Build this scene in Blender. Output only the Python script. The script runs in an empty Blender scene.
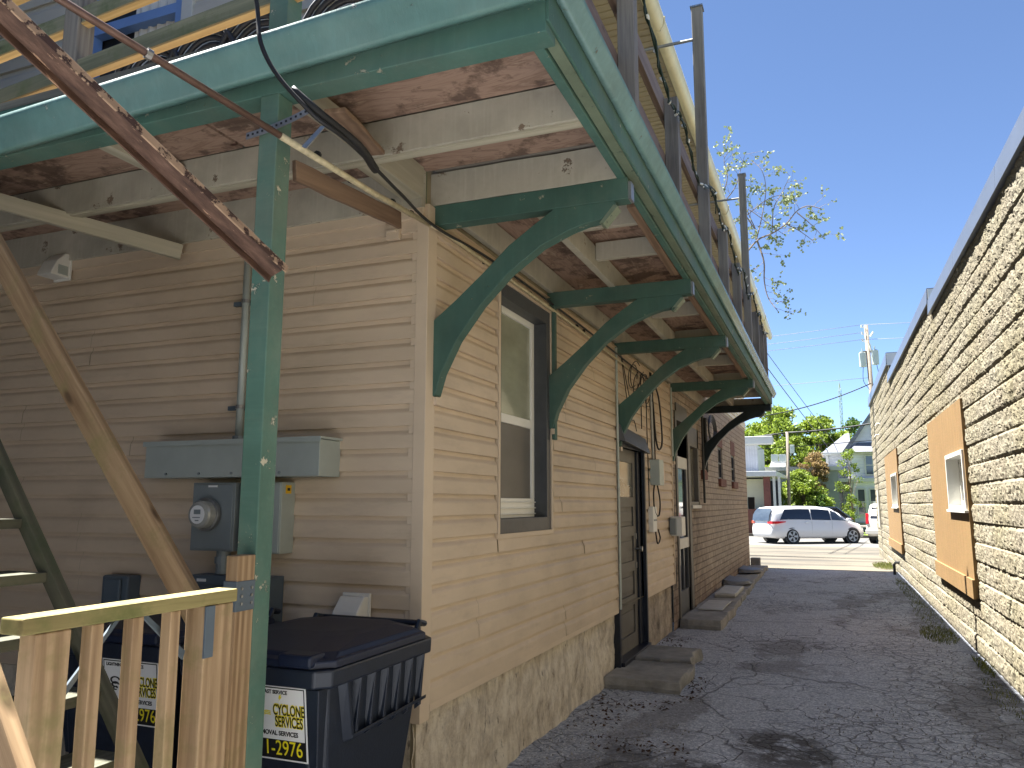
import bpy, bmesh, math, random
import numpy as np
from mathutils import Vector, Matrix
random.seed(7)
rng = np.random.default_rng(5)
SC = bpy.context.scene
COL = SC.collection
R = math.radians
V = Vector

# ------------------------------------------------------------------ materials
def s2l(r, g, b):
    f = lambda c: (c/255/12.92) if c/255 <= .04045 else ((c/255+.055)/1.055)**2.4
    return (f(r), f(g), f(b), 1)

class NT:
    def __init__(s, name):
        s.m = bpy.data.materials.new(name); s.m.use_nodes = True
        s.t = s.m.node_tree; s.n = s.t.nodes; s.l = s.t.links
        s.b = s.n['Principled BSDF']; s.tc = s.n.new('ShaderNodeTexCoord')
        s.co = s.tc.outputs['Object']
    def map(s, scale=(1, 1, 1), rot=(0, 0, 0), loc=(0, 0, 0), src=None):
        m = s.n.new('ShaderNodeMapping'); m.inputs['Scale'].default_value = scale
        m.inputs['Rotation'].default_value = rot; m.inputs['Location'].default_value = loc
        s.l.new(src or s.co, m.inputs[0]); return m.outputs[0]
    def noise(s, scale, src=None, detail=6, rough=.6, dist=0):
        n = s.n.new('ShaderNodeTexNoise'); n.inputs['Scale'].default_value = scale
        n.inputs['Detail'].default_value = detail; n.inputs['Roughness'].default_value = rough
        n.inputs['Distortion'].default_value = dist
        s.l.new(src or s.co, n.inputs['Vector']); return n.outputs['Fac']
    def voro(s, scale, src=None, feat='F1', rnd=1, out='Distance'):
        n = s.n.new('ShaderNodeTexVoronoi'); n.feature = feat; n.inputs['Scale'].default_value = scale
        n.inputs['Randomness'].default_value = rnd
        s.l.new(src or s.co, n.inputs['Vector']); return n.outputs[out]
    def wave(s, scale, src=None, dist=2, axis='Y', dscale=1.5, detail=3):
        n = s.n.new('ShaderNodeTexWave'); n.bands_direction = axis
        n.inputs['Scale'].default_value = scale; n.inputs['Distortion'].default_value = dist
        n.inputs['Detail'].default_value = detail; n.inputs['Detail Scale'].default_value = dscale
        s.l.new(src or s.co, n.inputs['Vector']); return n.outputs['Fac']
    def ramp(s, fac, stops, interp='LINEAR'):
        r = s.n.new('ShaderNodeValToRGB'); r.color_ramp.interpolation = interp
        e = r.color_ramp.elements
        while len(e) < len(stops): e.new(.5)
        for i, (p, c) in enumerate(stops):
            e[i].position = p
            e[i].color = c if isinstance(c, tuple) else (c, c, c, 1)
        s.l.new(fac, r.inputs[0]); return r.outputs[0]
    def mix(s, fac, a, b, mode='MIX'):
        m = s.n.new('ShaderNodeMix'); m.data_type = 'RGBA'; m.blend_type = mode
        for k, v in ((0, fac), (6, a), (7, b)):
            if hasattr(v, 'is_linked') or isinstance(v, bpy.types.NodeSocket): s.l.new(v, m.inputs[k])
            else: m.inputs[k].default_value = v
        return m.outputs[2]
    def math(s, op, a, b=0, clamp=False):
        m = s.n.new('ShaderNodeMath'); m.operation = op; m.use_clamp = clamp
        for k, v in ((0, a), (1, b)):
            if isinstance(v, bpy.types.NodeSocket): s.l.new(v, m.inputs[k])
            else: m.inputs[k].default_value = v
        return m.outputs[0]
    def sep(s, src=None):
        m = s.n.new('ShaderNodeSeparateXYZ'); s.l.new(src or s.co, m.inputs[0]); return m.outputs
    def bump(s, h, dist=.01, strength=1, prev=None):
        b = s.n.new('ShaderNodeBump'); b.inputs['Distance'].default_value = dist
        b.inputs['Strength'].default_value = strength
        s.l.new(h, b.inputs['Height'])
        if prev: s.l.new(prev, b.inputs['Normal'])
        return b.outputs[0]
    def done(s, color=None, rough=.7, normal=None, metal=0, spec=.5, **kw):
        if color is not None:
            if isinstance(color, bpy.types.NodeSocket): s.l.new(color, s.b.inputs['Base Color'])
            else: s.b.inputs['Base Color'].default_value = color
        if isinstance(rough, bpy.types.NodeSocket): s.l.new(rough, s.b.inputs['Roughness'])
        else: s.b.inputs['Roughness'].default_value = rough
        s.b.inputs['Metallic'].default_value = metal
        s.b.inputs['Specular IOR Level'].default_value = spec
        if normal: s.l.new(normal, s.b.inputs['Normal'])
        for k, v in kw.items(): s.b.inputs[k].default_value = v
        return s.m
M = {}
def mul(c, k): return (c[0]*k, c[1]*k, c[2]*k, 1)

def m_plain(name, c, rough=.6, var=.25, scale=6, bump=.002, bscale=40, metal=0, spec=.5):
    t = NT(name); n = t.noise(scale)
    col = t.ramp(n, [(.3, mul(c, 1-var)), (.7, mul(c, 1+var*.6))])
    nr = t.bump(t.noise(bscale), bump) if bump else None
    M[name] = t.done(col, rough, nr, metal, spec); return M[name]

def m_wood(name, dark, light, rough=.75, gs=1.0, green=None, knots=True, peel=None):
    t = NT(name)
    info = t.n.new('ShaderNodeObjectInfo')
    off = t.n.new('ShaderNodeVectorMath'); off.operation = 'ADD'
    sc = t.n.new('ShaderNodeVectorMath'); sc.operation = 'SCALE'; sc.inputs['Scale'].default_value = 7
    comb = t.n.new('ShaderNodeCombineXYZ')
    for k in range(3): t.l.new(info.outputs['Random'], comb.inputs[k])
    t.l.new(comb.outputs[0], sc.inputs[0]); t.l.new(t.co, off.inputs[0]); t.l.new(sc.outputs[0], off.inputs[1])
    src = off.outputs[0]
    mp = t.map((1.1*gs, 22*gs, 22*gs), src=src)
    g1 = t.noise(2.2, mp, 5, .6, .6)
    mp2 = t.map((.5*gs, 7*gs, 7*gs), src=src)
    g2 = t.wave(1.3, mp2, 5, 'Y', 1.2)
    g = t.math('ADD', t.math('MULTIPLY', g1, .72), t.math('MULTIPLY', g2, .28))
    col = t.ramp(g, [(.25, dark), (.55, tuple((a+b)/2 for a, b in zip(dark, light))), (.8, light)])
    big = t.noise(2.0, src, 3)
    col = t.mix(t.ramp(big, [(.35, .0), (.75, .55)]), col, mul(light, .8))
    if knots:
        k = t.voro(3.0, t.map((.8, 2.2, 2.2), src=src))
        col = t.mix(t.ramp(k, [(.05, 1.), (.13, 0.)]), col, mul(dark, .55))
    if green:
        gm = t.ramp(t.noise(4, src, 5, .7), [(.5, 0.), (.68, .75)])
        col = t.mix(gm, col, green)
    if peel:
        pn = t.noise(5, t.map((1, 3, 3), src=src), 8, .75)
        col = t.mix(t.ramp(pn, [(.50, 0.), (.53, 1.)]), peel, col)
    M[name] = t.done(col, rough, t.bump(g, .0007), 0, .3); return M[name]

def m_paint(name, c, chip, amount=.62, rough=.5, var=.18, wood=None, scale=9):
    """weathered paint with chips showing a chip colour"""
    t = NT(name)
    n = t.noise(3, None, 4)
    col = t.ramp(n, [(.3, mul(c, 1-var)), (.7, mul(c, 1+var))])
    streak = t.noise(3, t.map((12, 12, .7)), 4)
    col = t.mix(t.ramp(streak, [(.5, 0.), (.75, .25)]), col, mul(c, 1.5))
    ch = t.noise(scale, None, 9, .75)
    m = t.ramp(ch, [(amount, 0.), (amount+.012, 1.)])
    col = t.mix(m, col, chip)
    gnz = t.noise(14, t.map((6, 6, 1)), 4)
    col = t.mix(t.ramp(t.noise(1.3, None, 6, .7), [(.45, 0.), (.75, .35)]), col, mul(chip, .6))
    h = t.math('SUBTRACT', t.math('ADD', t.math('MULTIPLY', t.noise(30), .3), t.math('MULTIPLY', gnz, .4)), m)
    M[name] = t.done(col, rough, t.bump(h, .002), 0, .4); return M[name]

m_wood('new_wood', s2l(120, 94, 68), s2l(186, 158, 122), green=s2l(120, 112, 70))
m_wood('grey_wood', s2l(92, 86, 80), s2l(150, 143, 132), gs=1.2)
m_wood('green_grey_wood', s2l(90, 96, 78), s2l(150, 148, 122), gs=1.2, green=s2l(84, 98, 60))
m_wood('plywood_ceiling', s2l(112, 80, 66), s2l(158, 120, 100), gs=.35)
t = NT('plywood_ceiling')
mp = t.map((1.2, 5, 1)); g = t.noise(1.6, mp, 7, .62, 1.6)
c = t.ramp(g, [(.3, s2l(126, 104, 90)), (.45, s2l(170, 142, 124)), (.55, s2l(142, 116, 100)), (.68, s2l(192, 168, 148))])
c = t.mix(t.ramp(t.noise(3.1, None, 6, .7), [(.50, 0.), (.58, .75)]), c, s2l(84, 68, 60))
c = t.mix(t.ramp(t.voro(2.2, t.map((1, 2, 1))), [(.03, 1.), (.08, 0.)]), c, s2l(70, 46, 38))
M['plywood_ceiling'] = t.done(c, .85, t.bump(g, .001), 0, .2)
m_wood('panel_wood', s2l(176, 118, 72), s2l(204, 148, 98), gs=1.6, knots=False)

m_wood('white_brace', s2l(150, 144, 126), s2l(196, 188, 166), gs=.5, knots=False)
m_wood('peeling_board', s2l(96, 74, 60), s2l(152, 126, 104), knots=False, peel=None)
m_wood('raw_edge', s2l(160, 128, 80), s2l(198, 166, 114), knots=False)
m_wood('stair_wood', s2l(64, 64, 54), s2l(104, 102, 84), green=s2l(66, 76, 52))
m_paint('rust_edge', s2l(176, 146, 118), s2l(78, 56, 46), .50, .7)
m_wood('brown_rail', s2l(98, 78, 68), s2l(140, 122, 108), gs=1.2)
m_paint('green_paint', s2l(72, 106, 96), s2l(160, 158, 140), .64, .7, scale=11)
m_paint('green_post', s2l(80, 112, 98), s2l(200, 192, 168), .62, .6, scale=10)
m_paint('green_gutter', s2l(92, 128, 124), s2l(170, 178, 170), .65, .42)
m_paint('joist_paint', s2l(176, 170, 154), s2l(126, 110, 94), .63, .8, scale=6)
m_paint('pale_green', s2l(112, 124, 104), s2l(60, 84, 70), .6, .5)
m_paint('bracket_green', s2l(64, 94, 84), s2l(150, 150, 130), .64, .65, scale=12)
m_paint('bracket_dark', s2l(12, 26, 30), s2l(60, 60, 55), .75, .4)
m_paint('side_gutter', s2l(112, 142, 138), s2l(120, 114, 92), .64, .26)

def m_siding(name, c, dirt):
    t = NT(name)
    n = t.noise(1.4, t.map((1, 1, 2.5)), 5, .6)
    col = t.ramp(n, [(.3, mul(c, .88)), (.7, mul(c, 1.06))])
    d = t.noise(2.5, t.map((1, 1, 5)), 8, .7)
    col = t.mix(t.ramp(d, [(.52, 0.), (.8, .35)]), col, dirt)
    st = t.noise(.9, None, 6, .65)
    col = t.mix(t.ramp(st, [(.50, 0.), (.75, .3)]), col, dirt)
    sp = t.noise(26, None, 8, .8)
    col = t.mix(t.ramp(sp, [(.66, 0.), (.70, .35)]), col, dirt)
    gr = t.noise(60, t.map((1, 1, 9)), 3)
    M[name] = t.done(col, .55, t.bump(gr, .0006), 0, .35); return M[name]
m_siding('siding', s2l(206, 186, 161), s2l(140, 124, 108))
m_siding('shade_wing_siding', s2l(104, 96, 88), s2l(84, 76, 70))  # kept dark so the added, unseen wing bounces little light
m_siding('upper_siding', s2l(190, 184, 172), s2l(140, 130, 118))
m_siding('cream_siding', s2l(240, 232, 206), s2l(212, 198, 166))
m_siding('far_siding', s2l(196, 198, 206), s2l(176, 180, 188))
m_plain('trim', s2l(206, 186, 161), .5, .08, 3, .0005)
m_plain('slate_trim', s2l(70, 72, 76), .45, .2, 8, .001)
m_plain('door_grey', s2l(92, 88, 82), .5, .2, 5, .001)
m_plain('navy', s2l(20, 26, 40), .4, .2, 5, .0005)
m_plain('sash_white', s2l(236, 234, 226), .4, .05, 5, .0003)
m_plain('white_vinyl', s2l(196, 194, 186), .4, .08, 5, .0003)
m_plain('steel_grey', s2l(172, 180, 174), .45, .1, 5, .0004, metal=.25)
m_plain('steel_dark', s2l(128, 136, 138), .45, .12, 5, .0004, metal=.2)
m_plain('slate_box', s2l(86, 98, 108), .5, .12, 5, .0005)
m_plain('galvanised', s2l(150, 150, 148), .4, .2, 20, .0003, metal=.7)
m_plain('cart_plastic', s2l(26, 34, 48), .42, .15, 12, .0008, 90)
m_plain('cart_lid', s2l(14, 26, 50), .5, .15, 12, .0008, 60)
m_plain('black_metal', s2l(26, 28, 30), .5, .2, 10, .0005)
m_plain('cable_black', s2l(24, 24, 26), .6, .1, 10, 0)
m_plain('cable_grey', s2l(120, 116, 108), .6, .1, 10, 0)
m_plain('plastic_white', s2l(222, 220, 212), .45, .06, 10, .0003)
m_plain('cream_gutter', s2l(214, 200, 160), .4, .12, 4, .0004)
m_plain('soffit', s2l(150, 138, 112), .6, .15, 4, .001)
m_plain('coping_metal', s2l(96, 104, 118), .35, .08, 3, .0004, metal=.3)
m_plain('coping_end', s2l(206, 206, 198), .5, .1, 3, .0004)
m_plain('conduit_cream', s2l(196, 182, 146), .5, .3, 30, .0006)
m_plain('stop_brick', s2l(116, 74, 62), .8, .25, 12, .003)
m_plain('roof_shingle', s2l(92, 92, 96), .85, .2, 6, .004)
m_plain('roof_pale', s2l(104, 106, 114), .8, .15, 6, .004)
m_plain('white_paint', s2l(176, 177, 176), .5, .06, 4, .0006)
m_plain('cream_paint', s2l(184, 180, 156), .5, .06, 4, .0006)
m_plain('maroon_brick', s2l(104, 62, 56), .8, .2, 8, .003)
m_plain('tyre', s2l(20, 20, 21), .75, .2, 10, .002)
m_plain('van_white', s2l(204, 204, 204), .22, .02, 2, 0)
m_plain('suv_silver', s2l(206, 200, 188), .25, .03, 2, 0, metal=.2)
m_plain('rim_alloy', s2l(140, 142, 146), .3, .2, 8, 0, metal=.8)
m_plain('lamp_red', s2l(190, 20, 28), .2, .1, 5, 0)
m_plain('bark', s2l(116, 100, 84), .85, .25, 12, .006)
m_plain('pole_wood', s2l(126, 116, 104), .85, .25, 12, .004)
m_plain('chair_black', s2l(44, 46, 54), .5, .2, 12, .001)
m_plain('green_cable', s2l(24, 44, 30), .6, .2, 12, 0)
m_plain('bulb_glass', s2l(220, 220, 210), .15, .02, 12, 0)
m_plain('dead_leaf', s2l(72, 52, 40), .9, .4, 12, 0)
m_plain('label_white', s2l(226, 226, 224), .45, .03, 5, 0)
m_plain('label_black', s2l(14, 14, 15), .5, .05, 5, 0)
m_plain('label_yellow', s2l(232, 216, 30), .45, .03, 5, 0)
m_plain('sticker_yellow', s2l(224, 176, 20), .45, .03, 5, 0)
m_plain('curtain', s2l(206, 202, 196), .8, .1, 3, .002)
m_plain('blue_frame', s2l(112, 144, 196), .45, .1, 3, 0)
m_plain('dark_room', s2l(30, 34, 40), .6, .1, 3, 0)

def leaf(name, c1, c2):
    t = NT(name)
    info = t.n.new('ShaderNodeObjectInfo')
    n = t.noise(.9, None, 3); n2 = t.voro(9, None, out='Color')
    f = t.math('ADD', t.math('MULTIPLY', n, .6), t.math('MULTIPLY', t.sep(n2)[0], .4))
    col = t.ramp(f, [(.3, c1), (.7, c2)])
    M[name] = t.done(col, .55, None, 0, .3)
    tr = t.n.new('ShaderNodeBsdfTranslucent'); t.l.new(col, tr.inputs[0])
    mx = t.n.new('ShaderNodeMixShader'); mx.inputs[0].default_value = .35
    o = t.n['Material Output']; t.l.new(t.b.outputs[0], mx.inputs[1]); t.l.new(tr.outputs[0], mx.inputs[2])
    t.l.new(mx.outputs[0], o.inputs[0])
leaf('leaf_yellow', s2l(84, 104, 34), s2l(136, 152, 54))
leaf('leaf_green', s2l(46, 70, 30), s2l(90, 116, 44))
leaf('leaf_red', s2l(112, 92, 60), s2l(144, 122, 80))
leaf('leaf_bud', s2l(100, 112, 76), s2l(140, 148, 104))
leaf('grass_blade', s2l(84, 92, 46), s2l(132, 136, 74))

def glass(name, c, rough=.05, curtain=None):
    t = NT(name)
    col = t.ramp(t.noise(1.2, t.map((1, 1, 3))), [(.35, mul(c, .8)), (.7, mul(c, 1.2))])
    M[name] = t.done(col, rough, None, 0, 1.0); return M[name]
glass('glass_pale', s2l(160, 162, 142), .14)
glass('glass_screen', s2l(92, 88, 82), .5)
glass('glass_dark', s2l(18, 20, 26), .04)
glass('glass_house', s2l(58, 66, 74), .06)
glass('glass_grey', s2l(120, 118, 106), .1)
glass('glass_meter', s2l(150, 150, 144), .08)

# rusty metal
t = NT('rust')
n = t.noise(7, t.map((1, 4, 4)), 8, .7)
col = t.ramp(n, [(.3, s2l(54, 40, 34)), (.5, s2l(92, 68, 56)), (.72, s2l(126, 98, 82))])
p = t.ramp(t.noise(16, t.map((.5, 3, 3)), 8, .7), [(.62, 0.), (.65, 1.)])
col = t.mix(p, col, s2l(188, 150, 120))
M['rust'] = t.done(col, .7, t.bump(n, .004), .1, .4)

# asphalt
t = NT('asphalt')
x, y, z = t.sep()[:3]
warp = t.n.new('ShaderNodeVectorMath'); warp.operation = 'ADD'
wn = t.n.new('ShaderNodeTexNoise'); wn.inputs['Scale'].default_value = 1.6; wn.inputs['Detail'].default_value = 5
t.l.new(t.co, wn.inputs[0])
ws = t.n.new('ShaderNodeVectorMath'); ws.operation = 'SCALE'; ws.inputs['Scale'].default_value = .55
t.l.new(wn.outputs['Color'], ws.inputs[0]); t.l.new(t.co, warp.inputs[0]); t.l.new(ws.outputs[0], warp.inputs[1])
wv = warp.outputs[0]
base = t.ramp(t.noise(.9, None, 6, .65), [(.3, s2l(146, 151, 160)), (.55, s2l(164, 169, 178)), (.75, s2l(178, 182, 190))])
fine = t.voro(75, None, out='Color')
base = t.mix(.55, base, t.ramp(t.sep(fine)[0], [(0., s2l(98, 102, 110)), (.45, s2l(158, 162, 170)), (.85, s2l(188, 191, 197)), (1., s2l(232, 232, 234))]))
# dark worn patches
pm = t.ramp(t.noise(.75, t.map((1.1, .55, 1), loc=(3.1, 1.7, 0), src=wv), 7, .62), [(.55, 0.), (.60, 1.)])
base = t.mix(t.math('MULTIPLY', pm, .5), base, s2l(84, 80, 77))
# repair patches at fixed spots
def spot(cx, cy, rx, ry, soft=.12):
    dx = t.math('DIVIDE', t.math('SUBTRACT', sx, cx), rx); dy = t.math('DIVIDE', t.math('SUBTRACT', sy, cy), ry)
    r2 = t.math('ADD', t.math('MULTIPLY', dx, dx), t.math('MULTIPLY', dy, dy))
    return t.ramp(r2, [(max(0, 1-soft)*.5, 1.), (.5, 0.)])
sx, sy, sz = t.sep(wv)[:3]
brk = t.noise(5, None, 8, .72)
for (cx, cy, rx, ry, k) in ((-.35, 5.75, .55, .75, .85), (-.75, 4.95, .75, .45, .8), (1.0, 5.6, .32, .42, .75), (.4, 5.0, .5, .3, .5), (1.35, 8.3, .45, 2.2, .6), (1.15, 12.5, .35, 2.5, .45), (-1.3, 5.0, .3, .8, .5)):
    base = t.mix(t.math('MULTIPLY', t.math('MULTIPLY', spot(cx+.27, cy+.27, rx, ry, .7), t.ramp(brk, [(.40, 0.), (.50, 1.)])), k), base, s2l(58, 54, 52))
# cracks: two sizes of cell edges, broken up by masks
c1 = t.voro(2.1, wv, 'DISTANCE_TO_EDGE'); c2 = t.voro(6.0, wv, 'DISTANCE_TO_EDGE'); c3 = t.voro(.5, wv, 'DISTANCE_TO_EDGE')
k1 = t.math('MULTIPLY', t.ramp(c1, [(.004, 1.), (.014, 0.)]), t.ramp(t.noise(.7, None, 3), [(.42, 0.), (.55, 1.)]))
k2 = t.math('MULTIPLY', t.ramp(c2, [(.02, 1.), (.05, 0.)]), t.ramp(t.noise(.8, t.map(loc=(9, 2, 0)), 4), [(.50, 0.), (.60, 1.)]))
k3 = t.math('MULTIPLY', t.ramp(c3, [(.002, 1.), (.007, 0.)]), t.ramp(t.noise(.6, t.map(loc=(3, 7, 0)), 3), [(.4, 0.), (.5, 1.)]))
# alligator cracking runs along the right-hand wheel track
tr = t.ramp(t.math('ABSOLUTE', t.math('SUBTRACT', sx, 1.05)), [(.25, 1.), (.6, 0.)])
k4 = t.math('MULTIPLY', t.ramp(c2, [(.02, 1.), (.05, 0.)]), t.math('MULTIPLY', tr, t.ramp(sy, [(0., 1.), (1., 1.)])))
k = t.math('MAXIMUM', t.math('MAXIMUM', k1, k2), t.math('MAXIMUM', k3, t.math('MULTIPLY', k4, .85)))
base = t.mix(t.math('MULTIPLY', k, .5), base, s2l(40, 37, 36))
h = t.math('SUBTRACT', t.math('ADD', t.math('MULTIPLY', t.sep(fine)[1], .25), t.math('MULTIPLY', t.noise(6, None, 6), .8)), t.math('MULTIPLY', k, 1.1))
M['asphalt'] = t.done(base, .85, t.bump(h, .012), 0, .3)

t = NT('concrete_lot')
c = t.ramp(t.noise(.35, None, 7, .65), [(.3, s2l(78, 73, 64)), (.7, s2l(102, 95, 82))])
st = t.ramp(t.noise(.8, t.map((.12, 1.6, 1)), 5, .6, .5), [(.52, 0.), (.60, 1.)])
c = t.mix(t.math('MULTIPLY', st, .75), c, s2l(54, 52, 48))
M['concrete_lot'] = t.done(c, .85, t.bump(t.noise(8), .004), 0, .3)
t = NT('road_surface')
c = t.ramp(t.noise(.5, None, 7, .65), [(.3, s2l(84, 82, 79)), (.7, s2l(102, 100, 96))])
M['road_surface'] = t.done(c, .85, t.bump(t.noise(8), .004), 0, .3)
t = NT('lawn')
c = t.ramp(t.noise(.8, None, 8, .7), [(.3, s2l(66, 88, 34)), (.7, s2l(130, 146, 62))])
M['lawn'] = t.done(c, .9, t.bump(t.noise(20), .03), 0, .2)
t = NT('stoop_stone')
c = t.ramp(t.noise(3, None, 8, .7), [(.3, s2l(112, 110, 106)), (.6, s2l(152, 149, 143)), (.8, s2l(178, 174, 166))])
M['stoop_stone'] = t.done(c, .85, t.bump(t.noise(14, None, 8, .7), .012), 0, .3)
t = NT('foundation')
n1 = t.noise(9, t.map((1, 1, .55)), 10, .74); n2 = t.noise(2.6, None, 8, .7)
c = t.ramp(n1, [(.30, s2l(140, 128, 114)), (.42, s2l(200, 186, 166)), (.56, s2l(228, 216, 196)), (.75, s2l(238, 228, 210))])
c = t.mix(t.ramp(n2, [(.54, 0.), (.64, .45)]), c, s2l(158, 148, 138))
c = t.mix(t.ramp(t.noise(13, t.map((1, 1, .4)), 8, .7), [(.60, 0.), (.66, .7)]), c, s2l(88, 78, 70))
M['foundation'] = t.done(c, .9, t.bump(t.noise(11, None, 9, .75), .03), 0, .2)
t = NT('foundation_grey')
c = t.ramp(t.noise(3.2, None, 8, .72), [(.34, s2l(104, 96, 88)), (.5, s2l(160, 148, 134)), (.7, s2l(200, 186, 166))])
M['foundation_grey'] = t.done(c, .9, t.bump(t.noise(11, None, 9, .75), .03), 0, .2)
t = NT('block_stone')
x, y, z = t.sep()[:3]
n1 = t.noise(38, None, 8, .75); n2 = t.noise(.8, None, 5)
c = t.ramp(n1, [(.3, s2l(84, 78, 62)), (.5, s2l(114, 107, 86)), (.72, s2l(132, 125, 102))])
c = t.mix(t.ramp(n2, [(.4, 0.), (.75, .4)]), c, s2l(138, 134, 128))
comb = t.n.new('ShaderNodeCombineXYZ')
t.l.new(t.math('FLOOR', t.math('DIVIDE', z, .2)), comb.inputs[1])
t.l.new(t.math('FLOOR', t.math('DIVIDE', t.math('ADD', y, t.math('MULTIPLY', t.math('FLOOR', t.math('DIVIDE', z, .2)), .2)), .4)), comb.inputs[0])
wn = t.n.new('ShaderNodeTexWhiteNoise'); wn.noise_dimensions = '2D'; t.l.new(comb.outputs[0], wn.inputs[0])
c = t.mix(t.ramp(wn.outputs[0], [(0., 0.), (1., .42)]), c, s2l(118, 108, 94))
c = t.mix(t.ramp(t.noise(1.1, t.map((1, 3, .5)), 7, .7), [(.5, 0.), (.72, .4)]), c, s2l(104, 98, 86))
M['block_stone'] = t.done(c, .9, t.bump(n1, .006), 0, .2)

def m_brick(name, axis_rot, c1, c2, mortar, dirt=None, w=.2, h=.0745):
    t = NT(name)
    xyz_ = t.sep(); cb_ = t.n.new('ShaderNodeCombineXYZ'); t.l.new(xyz_[1], cb_.inputs[0]); t.l.new(xyz_[2], cb_.inputs[1]); v = cb_.outputs[0]
    b = t.n.new('ShaderNodeTexBrick'); t.l.new(v, b.inputs[0])
    b.inputs['Scale'].default_value = 1; b.inputs['Brick Width'].default_value = w; b.inputs['Row Height'].default_value = h
    b.inputs['Mortar Size'].default_value = .009; b.inputs['Mortar Smooth'].default_value = .3
    b.inputs['Color1'].default_value = c1; b.inputs['Color2'].default_value = c2; b.inputs['Mortar'].default_value = mortar
    c = t.mix(.4, b.outputs[0], t.ramp(t.noise(9, None, 7, .7), [(.3, mul(c2, .6)), (.7, mul(c1, 1.3))]))
    if dirt:
        yy = t.sep()[1]; zz = t.sep()[2]
        f = t.ramp(t.math('DIVIDE', t.math('SUBTRACT', yy, 10.2), 8), [(0., 1.), (.22, .75), (.45, 0.)])
        f = t.math('MULTIPLY', f, t.ramp(t.noise(3.4, None, 7, .7), [(.36, 0.), (.56, 1.)]))
        f = t.math('MULTIPLY', f, t.ramp(t.math('DIVIDE', zz, 3), [(.45, 1.), (.75, .3)]))
        c = t.mix(f, c, dirt)
        lo = t.math('MULTIPLY', t.ramp(zz, [(.15, 1.), (.55, 0.)]), t.ramp(t.noise(2.4, None, 5, .7), [(.35, 0.), (.6, 1.)]))
        c = t.mix(t.math('MULTIPLY', lo, .6), c, s2l(92, 58, 46))
    hgt = t.math('SUBTRACT', t.math('MULTIPLY', t.noise(18, None, 7, .7), .6), b.outputs[1])
    M[name] = t.done(c, .85, t.bump(hgt, .028), 0, .3)
m_brick('tan_brick', (0, R(90), R(90)), s2l(182, 166, 148), s2l(160, 145, 130), s2l(112, 100, 90), s2l(76, 70, 64), .30, .098)

# ------------------------------------------------------------------ geometry helpers
class MB:
    def __init__(s): s.v = []; s.f = []; s.p = []
    def each(s, name, mat, parent=None, **k):
        out = []
        for i, (a, b) in enumerate(s.p):
            a2, b2 = s.p[i+1] if i+1 < len(s.p) else (len(s.v), len(s.f))
            q = MB(); q.v = s.v[a:a2]; q.f = [tuple(j-a for j in f) for f in s.f[b:b2]]; out.append(q.build(name, mat, parent, **k))
        return out
    def add(s, vs, fs):
        o = len(s.v); s.p.append((o, len(s.f))); s.v += [tuple(v) for v in vs]; s.f += [tuple(i+o for i in f) for f in fs]; return s
    def box(s, x0, x1, y0, y1, z0, z1):
        x0, x1 = min(x0, x1), max(x0, x1); y0, y1 = min(y0, y1), max(y0, y1); z0, z1 = min(z0, z1), max(z0, z1)
        return s.add([(x0,y0,z0),(x1,y0,z0),(x1,y1,z0),(x0,y1,z0),(x0,y0,z1),(x1,y0,z1),(x1,y1,z1),(x0,y1,z1)],
                     [(0,3,2,1),(4,5,6,7),(0,1,5,4),(1,2,6,5),(2,3,7,6),(3,0,4,7)])
    def hexa(s, p):  # 8 points, bottom ring then top ring
        return s.add(p, [(0,3,2,1),(4,5,6,7),(0,1,5,4),(1,2,6,5),(2,3,7,6),(3,0,4,7)])
    def quad(s, a, b, c, d): return s.add([a, b, c, d], [(0, 1, 2, 3)])
    def prism(s, pts, ax, t0, t1):
        """pts 2-D polygon in the plane normal to axis ax, extruded t0..t1"""
        def P(q, t):
            return {0: (t, q[0], q[1]), 1: (q[0], t, q[1]), 2: (q[0], q[1], t)}[ax]
        n = len(pts); vs = [P(q, t0) for q in pts]+[P(q, t1) for q in pts]
        fs = [tuple(range(n))[::-1], tuple(range(n, 2*n))]+[(i, (i+1) % n, n+(i+1) % n, n+i) for i in range(n)]
        return s.add(vs, fs)
    def tube(s, pts, r, seg=8, cap=True):
        pts = [V(p) for p in pts]; n = len(pts); rings = []
        rr = r if isinstance(r, (list, tuple)) else [r]*n
        up = None
        for i, p in enumerate(pts):
            d = (pts[min(i+1, n-1)]-pts[max(i-1, 0)]).normalized()
            if up is None:
                up = V((0, 0, 1)) if abs(d.z) < .9 else V((1, 0, 0))
            a = d.cross(up)
            if a.length < 1e-4: a = d.cross(V((1, .3, 0)))
            a.normalize(); b = a.cross(d).normalized(); up = b
            rings.append([p+(a*math.cos(2*math.pi*k/seg)+b*math.sin(2*math.pi*k/seg))*rr[i] for k in range(seg)])
        vs = [q for rg in rings for q in rg]; fs = []
        for i in range(n-1):
            for k in range(seg):
                fs.append((i*seg+k, i*seg+(k+1) % seg, (i+1)*seg+(k+1) % seg, (i+1)*seg+k))
        if cap: fs += [tuple(range(seg))[::-1], tuple((n-1)*seg+k for k in range(seg))]
        return s.add(vs, fs)
    def build(s, name, mat, parent=None, bevel=0, smooth=False, label=None):
        me = bpy.data.meshes.new(name); me.from_pydata(s.v, [], s.f); me.update()
        bm = bmesh.new(); bm.from_mesh(me); bmesh.ops.recalc_face_normals(bm, faces=bm.faces); bm.to_mesh(me); bm.free()
        o = bpy.data.objects.new(name, me); COL.objects.link(o)
        if mat: me.materials.append(M[mat] if isinstance(mat, str) else mat)
        if smooth:
            for p in me.polygons: p.use_smooth = True
        if bevel:
            b = o.modifiers.new('bevel', 'BEVEL'); b.width = bevel; b.segments = 2; b.limit_method = 'ANGLE'
        if parent is not None: attach(o, parent)
        if label: o['label'] = label
        return o
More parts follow.
